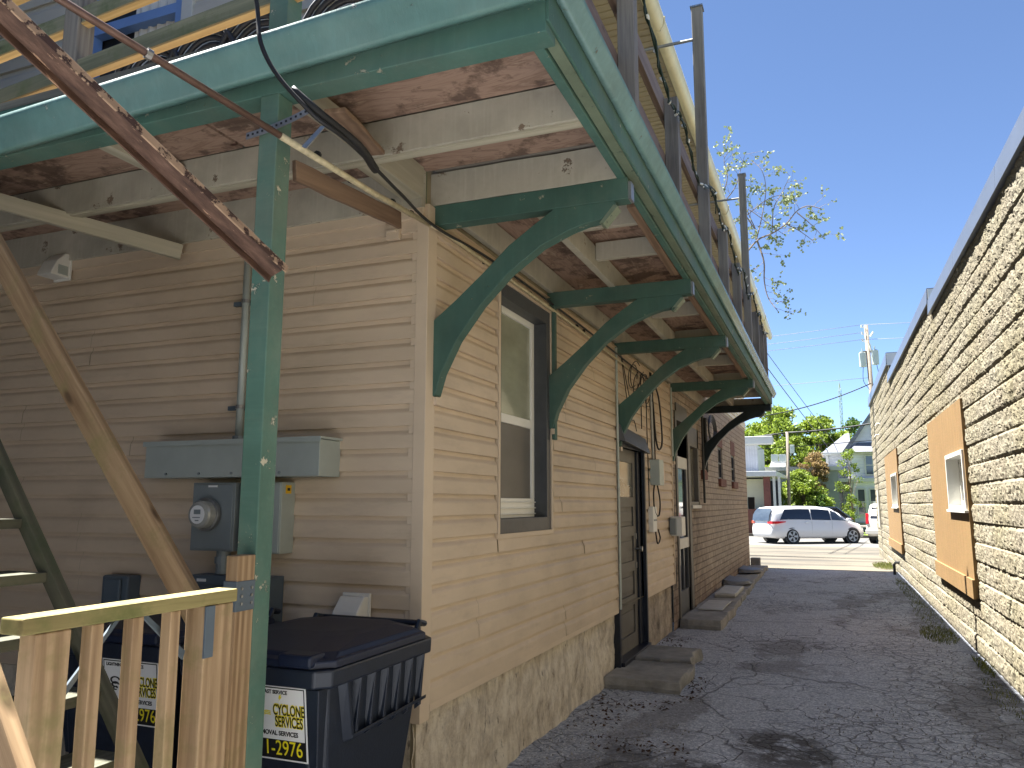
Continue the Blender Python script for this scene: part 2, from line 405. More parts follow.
def attach(o, parent):
    o.parent = parent; o.matrix_parent_inverse = parent.matrix_basis.inverted()
ROOTM = {}
def thing(name, label, cat, loc=(0, 0, 0), group=None):
    o = bpy.data.objects.new(name, None); COL.objects.link(o); o.location = loc; o.empty_display_size = .2
    ROOTM[o.name] = Matrix.Translation(V(loc)); o['label'] = label; o['category'] = cat
    if group: o['group'] = group
    return o
def tag(o, label, cat, group=None, kind=None):
    if kind: o['kind'] = kind
    if label: o['label'] = label
    if cat: o['category'] = cat
    if group: o['group'] = group
    return o
def struct(o): o['kind'] = 'structure'; return o
def regroot(o): ROOTM[o.name] = o.matrix_basis.copy(); return o

def board(name, p1, p2, w, h, mat, parent=None, up=(0, 0, 1), bevel=.003, warp=0):
    """board from p1 to p2 with its own local X along the grain; w across, h along 'up'"""
    p1 = V(p1); p2 = V(p2); d = p2-p1; L = d.length; d.normalize(); u = V(up); a = u.cross(d).normalized(); u = d.cross(a)
    n = 7 if warp else 1
    vs = []; fs = []
    for i in range(n+1):
        xx = -L/2+L*i/n; j = (random.uniform(-warp, warp), random.uniform(-warp, warp)) if warp and 0 < i < n else (0, 0)
        vs += [(xx, -w/2+j[0], -h/2+j[1]), (xx, w/2+j[0], -h/2+j[1]), (xx, w/2+j[0], h/2+j[1]), (xx, -w/2+j[0], h/2+j[1])]
    for i in range(n):
        for k in range(4): fs.append((i*4+k, i*4+(k+1) % 4, (i+1)*4+(k+1) % 4, (i+1)*4+k))
    fs += [(0, 1, 2, 3), (n*4+3, n*4+2, n*4+1, n*4)]
    m = MB(); m.add(vs, fs); o = m.build(name, mat, None, bevel)
    W = Matrix.Translation((p1+p2)/2) @ Matrix((d, a, u)).transposed().to_4x4()
    o.matrix_basis = W
    if parent is not None: attach(o, parent)
    return o
def smooth_path(pts, n=8):
    P = [V(p) for p in pts]; P = [P[0]*2-P[1]]+P+[P[-1]*2-P[-2]]; out = []
    for i in range(1, len(P)-2):
        for k in range(n):
            s = k/n; a, b, c, d = P[i-1], P[i], P[i+1], P[i+2]
            out.append(.5*((2*b)+(c-a)*s+(2*a-5*b+4*c-d)*s*s+(-a+3*b-3*c+d)*s**3))
    out.append(P[-2]); return out
def cable(name, pts, r, mat, parent=None, n=8, seg=6):
    m = MB(); m.tube(smooth_path(pts, n), r, seg); return m.build(name, mat, parent, smooth=True)

def holed_wall(m, ax, c, th, u0, u1, z0, z1, holes, inward=-1):
    """wall in plane axis ax=c with holes (u0,u1,z0,z1), thickness th going inward*"""
    us = sorted({u0, u1, *[h[0] for h in holes], *[h[1] for h in holes]}); zs = sorted({z0, z1, *[h[2] for h in holes], *[h[3] for h in holes]})
    P = (lambda u, z, d: (c+d, u, z)) if ax == 0 else (lambda u, z, d: (u, c+d, z))
    for a, b in zip(us, us[1:]):
        for e, f in zip(zs, zs[1:]):
            if any(h[0] <= a and b <= h[1] and h[2] <= e and f <= h[3] for h in holes): continue
            m.quad(P(a, e, 0), P(b, e, 0), P(b, f, 0), P(a, f, 0))
    for h in holes:
        a, b, e, f = h; d = inward*th
        m.quad(P(a, e, 0), P(b, e, 0), P(b, e, d), P(a, e, d)); m.quad(P(a, f, 0), P(b, f, 0), P(b, f, d), P(a, f, d))
        m.quad(P(a, e, 0), P(a, f, 0), P(a, f, d), P(a, e, d)); m.quad(P(b, e, 0), P(b, f, 0), P(b, f, d), P(b, e, d))

def siding(m, ax, c, sgn, u0, u1, z0, z1, holes=(), lap=.114, seams=True, seed=1, prof=None):
    """dutch-lap siding courses; sgn = outward direction along axis ax"""
    rr = random.Random(seed)
    prof = prof or [(0., .001), (.0, .021), (.006, .0225), (.58, .0185), (.66, .015), (.80, .004), (1., .0015)]
    nrow = int(math.ceil((z1-z0)/lap-1e-6))
    seam = None
    for r in range(nrow):
        za = z0+r*lap; zb = min(za+lap, z1)
        if r % 2 == 0: seam = [u0+rr.uniform(.2, 1)*3.2 + 3.4*k for k in range(int((u1-u0)/3.4)+1)]
        cuts = [u0]+([q for q in seam if u0+.3 < q < u1-.3] if seams else [])+[u1]
        for si, (a, b) in enumerate(zip(cuts, cuts[1:])):
            off = .0022*(si % 2)
            segs = [(a, b)]
            for h in holes:
                if h[2] < (za+zb)/2 < h[3]:
                    ns = []
                    for p, q in segs:
                        if h[1] <= p or h[0] >= q: ns.append((p, q)); continue
                        if p < h[0]: ns.append((p, h[0]))
                        if q > h[1]: ns.append((h[1], q))
                    segs = ns
            for p, q in segs:
                k = [(za+t*lap, c+sgn*(o+off)) for t, o in prof if za+t*lap <= zb+1e-6]
                n = len(k); jig = [rr.uniform(-.0018, .0018) for _ in range(3)]
                vs = []
                for j, uu in enumerate((p, (p+q)/2, q)):
                    for zz, cc in k: vs.append((cc+sgn*jig[j]*(1 if 0 < n else 0), uu, zz) if ax == 0 else (uu, cc+sgn*jig[j], zz))
                fs = [(j*n+i, (j+1)*n+i, (j+1)*n+i+1, j*n+i+1) for j in (0, 1) for i in range(n-1)]
                m.add(vs, fs)

# value noise
def vnoise(a, b, sc, seed):
    r = np.random.default_rng(seed); N = 256; tab = r.random((N, N))
    x = a/sc+91.3; y = b/sc+47.7; xi = np.floor(x).astype(int); yi = np.floor(y).astype(int)
    fx = x-xi; fy = y-yi; fx = fx*fx*(3-2*fx); fy = fy*fy*(3-2*fy)
    g = lambda i, j: tab[i % N, j % N]
    return (g(xi, yi)*(1-fx)*(1-fy)+g(xi+1, yi)*fx*(1-fy)+g(xi, yi+1)*(1-fx)*fy+g(xi+1, yi+1)*fx*fy)*2-1
def gridmesh(name, P, mat, parent=None, smooth=False, skip=None):
    """P array (n,m,3)"""
    n, m_, _ = P.shape
    idx = np.arange(n*m_).reshape(n, m_)
    f = np.stack([idx[:-1, :-1], idx[1:, :-1], idx[1:, 1:], idx[:-1, 1:]], -1).reshape(-1, 4)
    if skip is not None: f = f[~skip[:-1, :-1].reshape(-1)]
    me = bpy.data.meshes.new(name); me.from_pydata(P.reshape(-1, 3).tolist(), [], f.tolist()); me.update()
    me.materials.append(M[mat])
    if smooth:
        me.polygons.foreach_set('use_smooth', [True]*len(me.polygons))
    o = bpy.data.objects.new(name, me); COL.objects.link(o)
    if parent is not None: attach(o, parent)
    return o

XL = -1.9; YC = 3.53; XR = 1.40
# ------------------------------------------------------------------ camera
F = 785.8
yaw, pitch, roll = R(-21.82), R(8.59), R(.106)
fw = V((math.sin(yaw)*math.cos(pitch), math.cos(yaw)*math.cos(pitch), math.sin(pitch)))
rt = V((math.cos(yaw), -math.sin(yaw), 0)); up = rt.cross(fw)
r2 = rt*math.cos(roll)+up*math.sin(roll); u2 = up*math.cos(roll)-rt*math.sin(roll)
cam = bpy.data.cameras.new('camera'); co = bpy.data.objects.new('camera', cam); COL.objects.link(co)
co.matrix_world = Matrix.Translation((0, 0, 1.6)) @ Matrix((r2, u2, -fw)).transposed().to_4x4()
cam.sensor_width = 36; cam.lens = F*36/1024; cam.clip_start = .05; cam.clip_end = 2000
SC.camera = co
# ------------------------------------------------------------------ light
w = bpy.data.worlds.new('World'); SC.world = w; w.use_nodes = True
nt = w.node_tree; sky = nt.nodes.new('ShaderNodeTexSky'); sky.sky_type = 'NISHITA'; sky.sun_disc = False
EL = R(66.6); AZ = R(-8)
sky.sun_elevation = EL; sky.sun_rotation = R(278); sky.altitude = 3000; sky.air_density = .72; sky.dust_density = .0; sky.ozone_density = 2.6
nt.links.new(sky.outputs[0], nt.nodes['Background'].inputs[0]); nt.nodes['Background'].inputs[1].default_value = .05
sun = bpy.data.lights.new('sun', 'SUN'); sun.energy = 5; sun.angle = R(.53); sun.color = (1, .975, .93)
so = bpy.data.objects.new('sun', sun); COL.objects.link(so)
d = V((math.cos(EL)*math.cos(AZ), math.cos(EL)*math.sin(AZ), -math.sin(EL)))
so.rotation_euler = d.to_track_quat('-Z', 'Y').to_euler(); so.location = (-20, 0, 40)
SC.view_settings.view_transform = 'Standard'; SC.view_settings.look = 'None'; SC.view_settings.gamma = 1
SC.view_settings.exposure = 2.62
# ------------------------------------------------------------------ ground
def sheet(name, xs, ys, zf, mat, dz=0):
    P = np.array([[(x, y, zf(y)+dz) for y in ys] for x in xs], float); return struct(gridmesh(name, P, mat))
def gz(y): return 0 if y < 23 else (-.22*(y-23)/15 if y < 38 else -.22)
sheet('ground', [-400, -30, 0, 30, 400], [-40, 0, 23, 38, 120, 600], gz, 'lawn', -.02)
sheet('alley', [-9, 1.6], [-8, 0, 10, 20.9], gz, 'asphalt')
sheet('parking_lot', [-60, 0, 60], [20.9, 23, 36.2], gz, 'concrete_lot', -.004)
sheet('road', [-120, 0, 120], [36.2, 38, 46.5], gz, 'road_surface', -.008)
m = MB(); m.box(-120, 120, 46.5, 46.7, -.3, -.08); struct(m.build('kerb', 'concrete_lot'))
sheet('sidewalk', [-120, 120], [48.2, 49.7], gz, 'concrete_lot', .03)

# ------------------------------------------------------------------ right block building
bb = thing('block_building', 'long low building of tan split-face block with metal coping along the right of the alley', 'building', (XR, 17, 0))
W1 = (9.70, 11.02, 1.53, 2.18); W2 = (18.85, 20.45, 1.52, 2.26)
ys = np.concatenate([np.arange(4.6, 12.5, .02), np.arange(12.5, 18, .03), np.arange(18, 28.6, .05)])
ztop = np.where(ys < 11.62, 4.12, np.where(ys < 19.5, 4.30, 4.78))
nz = int(4.8/.0154); zs = np.linspace(-.25, 1, nz)
U = np.linspace(0, 1, 318)
Y2 = np.repeat(ys[:, None], 318, 1); Z2 = -.25+(ztop[:, None]+.25)*U[None, :]
row = np.floor(Z2/.2); v = Z2/.2-row; yy = (Y2+row*.2)/.4+.013*vnoise(Y2, Z2, .1, 3); vb = yy-np.floor(yy)
bid = np.floor(yy)*7.3+row*3.1
edge = np.minimum(v, 1-v)*.2; vedge = np.minimum(vb, 1-vb)*.4
gro = np.clip(1-edge/.016, 0, 1); vgro = np.clip(1-vedge/.012, 0, 1)
n = .5*vnoise(Y2+bid*3.7, Z2+bid*1.9, .05, 11)+.62*np.abs(vnoise(Y2, Z2, .03, 12))+.40*vnoise(Y2, Z2, .018, 14)+.25*vnoise(Y2, Z2, .12, 13)-.2
tilt = np.sin(bid*12.9898)*.006
D = .0125*n*(1-.85*gro)*(1-.6*vgro)+.005*np.sin(np.pi*v)-.016*gro-.007*vgro+tilt*(1-gro)
# long settlement crack
cy = 8.15+.05*np.sin(Z2*14)+.25*(Z2 > .43)*(-.35)+.05*vnoise(Y2, Z2, .2, 5)
D -= .03*np.exp(-((Y2-cy)/.014)**2)*(Z2 < .86)
D += .006*vnoise(Y2, Z2, 1.4, 44)
cy = 8.75+(Z2-3.6)*.6; D -= .02*np.exp(-((Y2-cy)/.014)**2)*(Z2 > 2.75)*(Z2 < 3.2)
P = np.stack([XR-D, Y2, Z2], -1)
sk = np.zeros(Y2.shape, bool)
for a, b, c, e in (W1, W2): sk |= (Y2 > a) & (Y2 < b) & (Z2 > c) & (Z2 < e)
gridmesh('wall', P, 'block_stone', bb, skip=sk)
m = MB(); m.box(XR+.05, 12, 28.5, 28.55, -.3, 4.75); m.box(XR+.05, 12, 4.4, 4.5, -.3, 4.1)
m.quad((XR+.04, 4.6, 4.1), (12, 4.6, 4.1), (12, 28.5, 4.7), (XR+.04, 28.5, 4.7)); m.build('roof', 'roof_shingle', bb)
m = MB(); m.box(XR, 12, -9, 4.55, -.1, 4.1); m.build('unseen_near_wall', 'block_stone', bb)  # unseen near end of the block wall, added for its sunlit bounce
for (a, b, z0a, z0b, hh) in ((4.6, 11.62, 4.05, 4.10, .20), (11.62, 19.5, 4.26, 4.30, .21), (19.5, 28.55, 4.72, 4.78, .28)):
    m = MB()
    k = int((b-a)/3.0)+1
    for i in range(k):
        y0 = a+(b-a)*i/k; y1 = a+(b-a)*(i+1)/k-.006; f0 = z0a+(z0b-z0a)*i/k; f1 = z0a+(z0b-z0a)*(i+1)/k
        m.hexa([(XR-.05, y0, f0), (XR+.3, y0, f0), (XR+.3, y1, f1), (XR-.05, y1, f1), (XR-.038, y0, f0+hh), (XR+.3, y0, f0+hh), (XR+.3, y1, f1+hh), (XR-.038, y1, f1+hh)])
    m.build('coping', 'coping_metal', bb, .002)
for yy_, z_, hh in ((11.6, 4.26, .20), (19.48, 4.72, .27)):
    m = MB(); m.box(XR-.03, XR+.28, yy_-.012, yy_, z_-.02, z_+hh-.01); m.build('coping_end', 'coping_end', bb)
# lintel shadow course cut over the boarded openings, plywood boards
def infill(y0, y1, z0, z1, W):
    pn = MB(); holes = [W]
    holed_wall(pn, 0, XR-.034, .05, y0, y1, z0, z1, [W], 1)
    pn.quad((XR-.034, y0, z0), (XR-.034, y0, z1), (XR+.02, y0, z1), (XR+.02, y0, z0)); pn.quad((XR-.034, y1, z0), (XR-.034, y1, z1), (XR+.02, y1, z1), (XR+.02, y1, z0))
    pn.quad((XR-.034, y0, z1), (XR-.034, y1, z1), (XR+.02, y1, z1), (XR+.02, y0, z1))
    p = pn.build('window_infill', 'panel_board', bb)
    m = MB(); m.box(XR-.062, XR-.035, y0-.02, y1+.02, z0-.01, z0+.19); m.build('ledge_board', 'panel_board', p, .003)
    a, b, c, e = W
    fr = MB(); fx = XR-.055
    for q in ((a, b, e-.05, e), (a, b, c, c+.05), (a, a+.05, c+.05, e-.05), (b-.05, b, c+.05, e-.05)): fr.box(fx, XR+.16, *q)
    fr.box(fx-.02, XR+.02, a-.04, b+.04, c-.03, c-.001)
    f = fr.build('window', 'white_vinyl', bb, .002)
    sa = MB(); mid = (a+b)/2
    for q in ((a+.05, b-.05, e-.10, e-.05), (a+.05, b-.05, c+.05, c+.10), (a+.05, a+.10, c+.1, e-.1), (b-.1, b-.05, c+.1, e-.1), (mid-.025, mid+.025, c+.1, e-.1)): sa.box(XR+.08, XR+.12, *q)
    sa.build('sash', 'white_vinyl', f, .002)
    g = MB(); g.box(XR+.10, XR+.105, a+.09, b-.09, c+.09, e-.09); g.build('pane', 'glass_house', f)
t = NT('panel_board')
g = t.noise(3, t.map((1, 30, 1.2)), 5, .6, .4)
c = t.ramp(g, [(.3, s2l(110, 88, 55)), (.7, s2l(134, 108, 69))])
c = t.mix(t.ramp(t.noise(1.6, None, 6, .7), [(.45, 0.), (.7, .3)]), c, s2l(96, 74, 50))
gv = t.ramp(t.math('FRACT', t.math('MULTIPLY', t.sep()[1], 5)), [(.0, 1.), (.06, 0.)])
c = t.mix(t.math('MULTIPLY', gv, .3), c, s2l(110, 70, 44))
rows_ = t.ramp(t.noise(5, t.map((1, 1, 14)), 3), [(.45, 0.), (.6, .25)])
c = t.mix(rows_, c, s2l(142, 104, 72))
M['panel_board'] = t.done(c, .75, t.bump(t.math('SUBTRACT', g, gv), .002), 0, .3)
infill(9.65, 12.8, .62, 2.73, W1); infill(18.6, 22.5, .56, 2.77, W2)
m = MB(); m.tube([(XR-.06, 25.85, .92), (XR-.06, 25.85, 2.0)], .035, 10); m.build('vent_pipe', 'white_vinyl', bb)
m = MB(); m.tube([(XR-.12, 20.2, -.02), (XR-.12, 20.2, .22), (XR-.09, 20.2, .27), (XR, 20.2, .27)], .03, 8)
tag(m.build('drain_pipe', 'black_metal'), 'short black pipe bent into the foot of the tan block wall', 'pipe')
for i, (yy_, zz_) in enumerate(((23.5, 3.75), (24.2, 3.5))):
    o = MB().tube([(XR-.02, yy_, zz_), (XR-.1, yy_, zz_), (XR-.14, yy_, zz_-.06)], .02, 6).build('roof_bracket', 'white_vinyl', bb)

# ------------------------------------------------------------------ left house
hs = thing('house', 'two-storey house with tan siding, brick rear and cream upper storey left of the alley', 'house', (-5, 12, 0))
ZT = 3.16
WIN = (4.50, 5.48, 1.41, 3.02); DR = (7.44, 8.58, .0, 2.15)
m = MB(); siding(m, 1, YC, -1, -9, XL-.02, .62, ZT, seed=3); m.build('front_siding', 'siding', hs)
m = MB(); siding(m, 0, XL, 1, YC+.02, 10.27, .62, ZT, holes=[(4.46, 5.52, 1.37, 3.06), (7.40, 8.62, -1, 2.2)], seed=5); m.build('side_siding', 'siding', hs)
# backing walls
m = MB(); holed_wall(m, 0, XL-.004, .2, YC, 10.30, .61, 3.42, [WIN, (DR[0], DR[1], .61, 2.15)]); m.quad((-9, YC+.004, .3), (XL-.01, YC+.004, .3), (XL-.01, YC+.004, 3.42), (-9, YC+.004, 3.42))
m.build('sheathing', 'soffit', hs)
# corner post
m = MB(); m.box(XL-.045, XL+.024, YC-.024, YC+.075, .55, ZT); m.box(XL-.075, XL-.045, YC-.016, YC+.0, .55, ZT); m.box(XL, XL+.016, YC+.075, YC+.095, .62, ZT)
m.build('corner_trim', 'trim', hs, .003)
m = MB(); m.box(XL, XL+.022, YC+.08, 7.40, .585, .622); m.box(XL, XL+.022, 8.62, 10.27, .585, .622); m.box(XL+.0, XL+.03, 10.255, 10.285, .585, ZT)
m.box(XL, XL+.02, 8.62, 8.645, .6, 2.2); m.box(XL, XL+.024, 7.375, 7.40, .6, 2.2); m.build('starter_trim', 'trim', hs, .002)
m = MB(); m.box(XL-6, XL, YC-.045, YC-.0, 3.08, 3.165); m.build('frieze_front', 'trim', hs, .002)
# foundation (rough parging)
def rough(name, mat, y0, y1, z0, z1, x, amp, seed, parent, st=.025):
    yq = np.arange(y0, y1+st, st); zq = np.arange(z0, z1+st, st); Y_, Z_ = np.meshgrid(yq, zq, indexing='ij')
    D_ = amp*(vnoise(Y_, Z_, .35, seed)+.6*vnoise(Y_, Z_, .11, seed+1)+.35*vnoise(Y_, Z_, .045, seed+2))
    return gridmesh(name, np.stack([x+D_, Y_, Z_], -1), mat, parent, True)
rough('foundation', 'foundation', YC-.01, 7.42, -.05, .6, XL-.03, .018, 21, hs)
rough('foundation', 'foundation_grey', 8.60, 10.32, -.05, .62, XL-.03, .016, 31, hs)
m = MB(); m.box(-9, XL-.04, YC, YC+.3, -.1, .61); m.build('foundation', 'foundation', hs)
# side window
a, b, c, e = WIN
m = MB()
for q in ((a-.03, b+.03, e, e+.03), (a-.03, b+.03, c-.03, c), (a-.03, a, c, e), (b, b+.03, c, e)): m.box(XL-.0, XL+.024, *q)
m.build('window_channel', 'trim', hs, .002)
m = MB()
for q in ((a, b, e-.10, e), (a, b, c, c+.09), (a, a+.035, c+.09, e-.10), (b-.08, b, c+.09, e-.10)): m.box(XL-.22, XL+.012, *q)
wf = m.build('window', 'slate_trim', hs, .002, label='window beside the house corner with one light sash set in a dark slate frame')
m = MB(); sx0, sx1 = XL-.12, XL-.085; zi, zo = c+.09, e-.10; ya, yb = a+.035, b-.08; zm = 2.16
for q in ((ya, yb, zo-.045, zo), (ya, yb, zi, zi+.13), (ya, ya+.045, zi+.13, zo-.045), (yb-.05, yb, zi+.13, zo-.045), (ya+.045, yb-.05, zm-.03, zm+.03)): m.box(sx0, sx1, *q)
for k in range(3): m.box(sx1, sx1+.012, ya, yb, zi+.02+k*.04, zi+.028+k*.04)
m.build('sash', 'sash_white', wf, .003)
m = MB(); m.box(sx0+.012, sx0+.018, ya+.045, yb-.05, zm+.03, zo-.045); m.build('pane', 'glass_pale', wf)
m = MB(); m.box(sx0+.014, sx0+.02, ya+.045, yb-.05, zi+.13, zm-.03); m.build('screen', 'glass_screen', wf)
m = MB(); m.box(XL+.026, XL+.05, b+.0, b+.05, 2.06, 3.1); m.build('green_strip', 'bracket_green', hs, .002)
# side door
dx = XL-.045
m = MB(); m.box(XL-.2, XL+.03, DR[0]-.06, DR[0], .05, 2.2); m.box(XL-.2, XL+.03, DR[1], DR[1]+.05, .05, 2.2); m.box(XL-.2, XL-.02, DR[1]-.13, DR[1], .135, 2.15); m.box(XL-.2, XL+.028, DR[0], DR[1], 2.15, 2.22); m.box(XL-.24, XL+.06, DR[0]-.02, DR[1]+.02, .06, .135)
df = m.build('door_frame', 'navy', hs, .003)
m = MB()
zz = [.135, .32, .62, .72, .98, 1.08, 1.34, 1.42, 1.62, 1.70, 2.02, 2.15]
panels = [(.28, .56), (.66, .90), (1.0, 1.26), (1.36, 1.56)]
holes = [(DR[0]+.12, DR[1]-.25, p, q) for p, q in panels]+[(DR[0]+.12, DR[1]-.25, 1.66, 2.02)]
holed_wall(m, 0, dx, .018, DR[0], DR[1]-.13, .135, 2.15, holes)
for p, q in panels:
    m.box(dx-.03, dx-.018, DR[0]+.12, DR[1]-.25, p, q); m.box(dx-.02, dx-.006, DR[0]+.17, DR[1]-.30, p+.05, q-.05)
dr = m.build('door', 'door_grey', hs, .003, label='grey panelled side door with a small square window, under a slanted metal hood')
m = MB(); m.box(dx-.02, dx-.012, DR[0]+.12, DR[1]-.25, 1.66, 2.02); m.build('pane', 'glass_grey', dr)
m = MB(); m.tube([(dx, DR[1]-.18, 1.12), (dx+.05, DR[1]-.18, 1.12)], .012, 8); m.tube([(dx+.045, DR[1]-.18, 1.12), (dx+.075, DR[1]-.18, 1.12)], .028, 10)
for k in (.95, 1.25): m.box(dx+.0, dx+.01, DR[1]-.195, DR[1]-.16, k-.03, k+.03)
m.build('door_knob', 'galvanised', dr, smooth=False)
m = MB(); m.hexa([(XL+.03, 7.42, 2.20), (XL+.10, 7.46, 2.19), (XL+.10, 8.60, 2.13), (XL+.03, 8.62, 2.14), (XL+.03, 7.42, 2.36), (XL+.045, 7.44, 2.36), (XL+.045, 8.60, 2.30), (XL+.03, 8.62, 2.30)])
m.build('door_hood', 'slate_trim', hs, .004)
# rear brick wall with second door and windows
D2 = (10.78, 11.66, .08, 2.85); WN2 = (11.86, 12.74, 1.57, 2.75)
SL = [(15.2, 15.85, 2.05, 2.66), (17.35, 18.0, 2.05, 2.62)]
m = MB(); holed_wall(m, 0, XL-.01, .22, 10.285, 20.6, -.1, 5.9, [D2, WN2]+SL)
m.quad((XL-.01, 20.6, -.1), (-9, 20.6, -.1), (-9, 20.6, 5.9), (XL-.01, 20.6, 5.9)); m.build('brick_wall', 'tan_brick', hs)
m = MB()
for a, b, c, e in SL: m.box(XL-.04, XL+.045, a-.07, b+.09, c-.14, c-.002)
m.box(XL-.03, XL+.05, 13.0, 13.35, 1.98, 2.13)
m.each('brick_sill', 'stop_brick', hs, bevel=.006)
m = MB()
for a, b, c, e in SL: m.box(XL-.04, XL-.003, a-.05, b+.05, e+.002, e+.30)
m.each('brick_lintel', 'stop_brick', hs, bevel=.004)
for a, b, c, e in SL:
    m = MB()
    for q in ((a, b, e-.04, e), (a, b, c, c+.04), (a, a+.03, c, e), (b-.03, b, c, e), (a, b, (c+e)/2-.015, (c+e)/2+.015)): m.box(XL-.06, XL-.035, *q)
    f = m.build('slit_window', 'slate_trim', hs); m = MB(); m.box(XL-.055, XL-.05, a, b, c, e); m.build('pane', 'glass_dark', f)
a, b, c, e = D2
m = MB(); m.box(XL-.2, XL+.01, a-.10, a, c, e); m.box(XL-.2, XL+.01, b, b+.19, c, e); m.box(XL-.2, XL+.01, a, b, e-.12, e+.12); m.box(XL-.2, XL+.03, a, b, .04, .1)
m.build('door_frame', 'door_grey', hs, .003)
m = MB(); m.box(XL-0.060, XL-0.020, a, a+.09, c, 2.08); m.box(XL-0.060, XL-0.020, b-.09, b, c, 2.08); m.box(XL-0.060, XL-0.020, a, b, c, .42)
d2 = m.build('storm_door', 'slate_trim', hs, .002)
m = MB(); m.box(XL-0.060, XL-0.010, a, b, 2.08, 2.24); m.box(XL-0.060, XL-0.010, a+.05, b-.05, .98, 1.12); m.box(XL-0.060, XL-0.012, b-.05, b, .98, 2.08); m.build('door_rail', 'white_vinyl', d2, .002)
m = MB(); m.box(XL-0.050, XL-0.040, a+.09, b-.09, .42, .98); m.box(XL-0.050, XL-0.040, a+.09, b-.09, 1.12, 2.08); m.box(XL-.18, XL-.17, a, b, 2.24, e-.12); m.build('pane', 'glass_dark', d2)
m = MB(); m.box(XL-0.040, XL-0.020, (a+b)/2-.02, (a+b)/2+.02, .42, .98); m.build('door_mullion', 'slate_trim', d2)
a, b, c, e = WN2
m = MB()
for q in ((a, b, e-.30, e), (a, b, c, c+.05), (a, a+.05, c, e), (b-.12, b, c, e)): m.box(XL-.12, XL+.0, *q)
m.build('window_casing', 'door_grey', hs, .003); m = MB(); m.box(XL-.08, XL-.07, a+.05, b-.12, c+.05, e-.30); w2 = m.build('window', 'glass_grey', hs)
m = MB(); m.box(XL-.1, XL+.03, a-.02, b-.05, c-.05, c-.002); m.build('window_sill', 'white_vinyl', hs, .003)
# upper storey
m = MB(); siding(m, 0, XL, 1, YC+.03, 20.6, 3.44, 5.95, lap=.10, seed=8); m.build('upper_siding', 'cream_siding', hs)
UW = (-4.62, -3.66, 4.05, 5.55)
m = MB(); siding(m, 1, YC, -1, -9, XL, 3.44, 5.95, holes=[(UW[0]-.06, UW[1]+.06, UW[2]-.06, UW[3]+.06)], lap=.15, seed=9); m.build('upper_front_siding', 'upper_siding', hs)
m = MB(); holed_wall(m, 1, YC+.004, .2, -9, XL-.004, 3.4, 5.95, [UW], 1); m.box(XL-.012, XL-.004, YC+.01, 20.6, 3.4, 5.95); m.build('upper_sheathing', 'upper_siding', hs)
m = MB(); m.box(XL-.07, XL+.03, YC-.03, YC+.08, 3.42, 5.95); m.build('upper_corner_trim', 'white_vinyl', hs, .003)
a, b, c, e = UW
m = MB()
for q in ((a-.06, a+.03), (b-.03, b+.06)): m.box(q[0], q[1], YC-.03, YC+.02, c-.06, e+.06)
m.box(a, b, YC-.03, YC+.02, c-.06, c+.02); m.box(a, b, YC-.03, YC+.02, e-.03, e+.06)
uw = m.build('window', 'white_vinyl', hs, .003, label='upstairs window over the porch with a blue inner frame and white curtain')
m = MB(); m.box(a+.03, a+.12, YC+.0, YC+.08, c, e); m.box(b-.11, b-.03, YC, YC+.08, c, e); m.box(a, b, YC+.01, YC+.08, 4.75, 4.82); m.build('sash', 'blue_frame', uw, .002)
m = MB(); m.box(a, b, YC+.1, YC+.12, c, e); m.build('pane', 'dark_room', uw)
m = MB()
n_ = 26
for i in range(n_):
    u0 = a+.42+(b-.12-a-.42)*i/n_; u1 = a+.42+(b-.12-a-.42)*(i+1)/n_; q0 = .075+.012*math.sin(i*1.3); q1 = .075+.012*math.sin((i+1)*1.3)
    m.quad((u0, YC+q0, c+.35), (u1, YC+q1, c+.35), (u1, YC+q1, e), (u0, YC+q0, e))
m.build('curtain', 'curtain', uw, smooth=True)
# roof, soffit, eave gutter
m = MB(); m.hexa([(-12, 2.9, 6.02), (-1.30, 2.9, 6.02), (-1.30, 21.5, 6.02), (-12, 21.5, 6.02), (-12, 2.9, 6.5), (-1.30, 2.9, 6.14), (-1.30, 21.5, 6.14), (-12, 21.5, 6.5)]); m.build('roof', 'roof_shingle', hs)
m = MB(); m.box(-1.92, -1.28, 2.9, 21.5, 5.95, 6.018)
for k in range(180): m.box(-1.88, -1.32, 2.9+k*.1, 2.912+k*.1, 5.943, 5.95)
m.build('soffit', 'soffit', hs)
def kgutter(m, prof, ax, t0, t1, dz0=0, dz1=0):
    n = len(prof); vs = []
    for t_, dz in ((t0, dz0), (t1, dz1)):
        for o_, z_ in prof: vs.append((o_, t_, z_+dz) if ax == 1 else (t_, o_, z_+dz))
    m.add(vs, [(i, i+1, n+i+1, n+i) for i in range(n-1)])
m = MB(); kgutter(m, [(-1.29, 6.03), (-1.29, 5.92), (-1.25, 5.90), (-1.22, 5.905), (-1.195, 5.94), (-1.185, 5.99), (-1.18, 6.03), (-1.195, 6.035), (-1.205, 6.02)], 1, 2.85, 21.6)
o = m.build('eave_gutter', 'cream_gutter', hs, smooth=True); sm = o.modifiers.new('s', 'SOLIDIFY'); sm.thickness = .004
m = MB()
for k in range(7): y0 = 4.2+k*2.5; m.tube([(-1.28, y0, 5.95), (-1.255, y0, 5.895), (-1.215, y0, 5.9), (-1.18, y0, 5.96), (-1.175, y0, 6.035)], .008, 5)
m.each('gutter_strap', 'cream_gutter', hs)

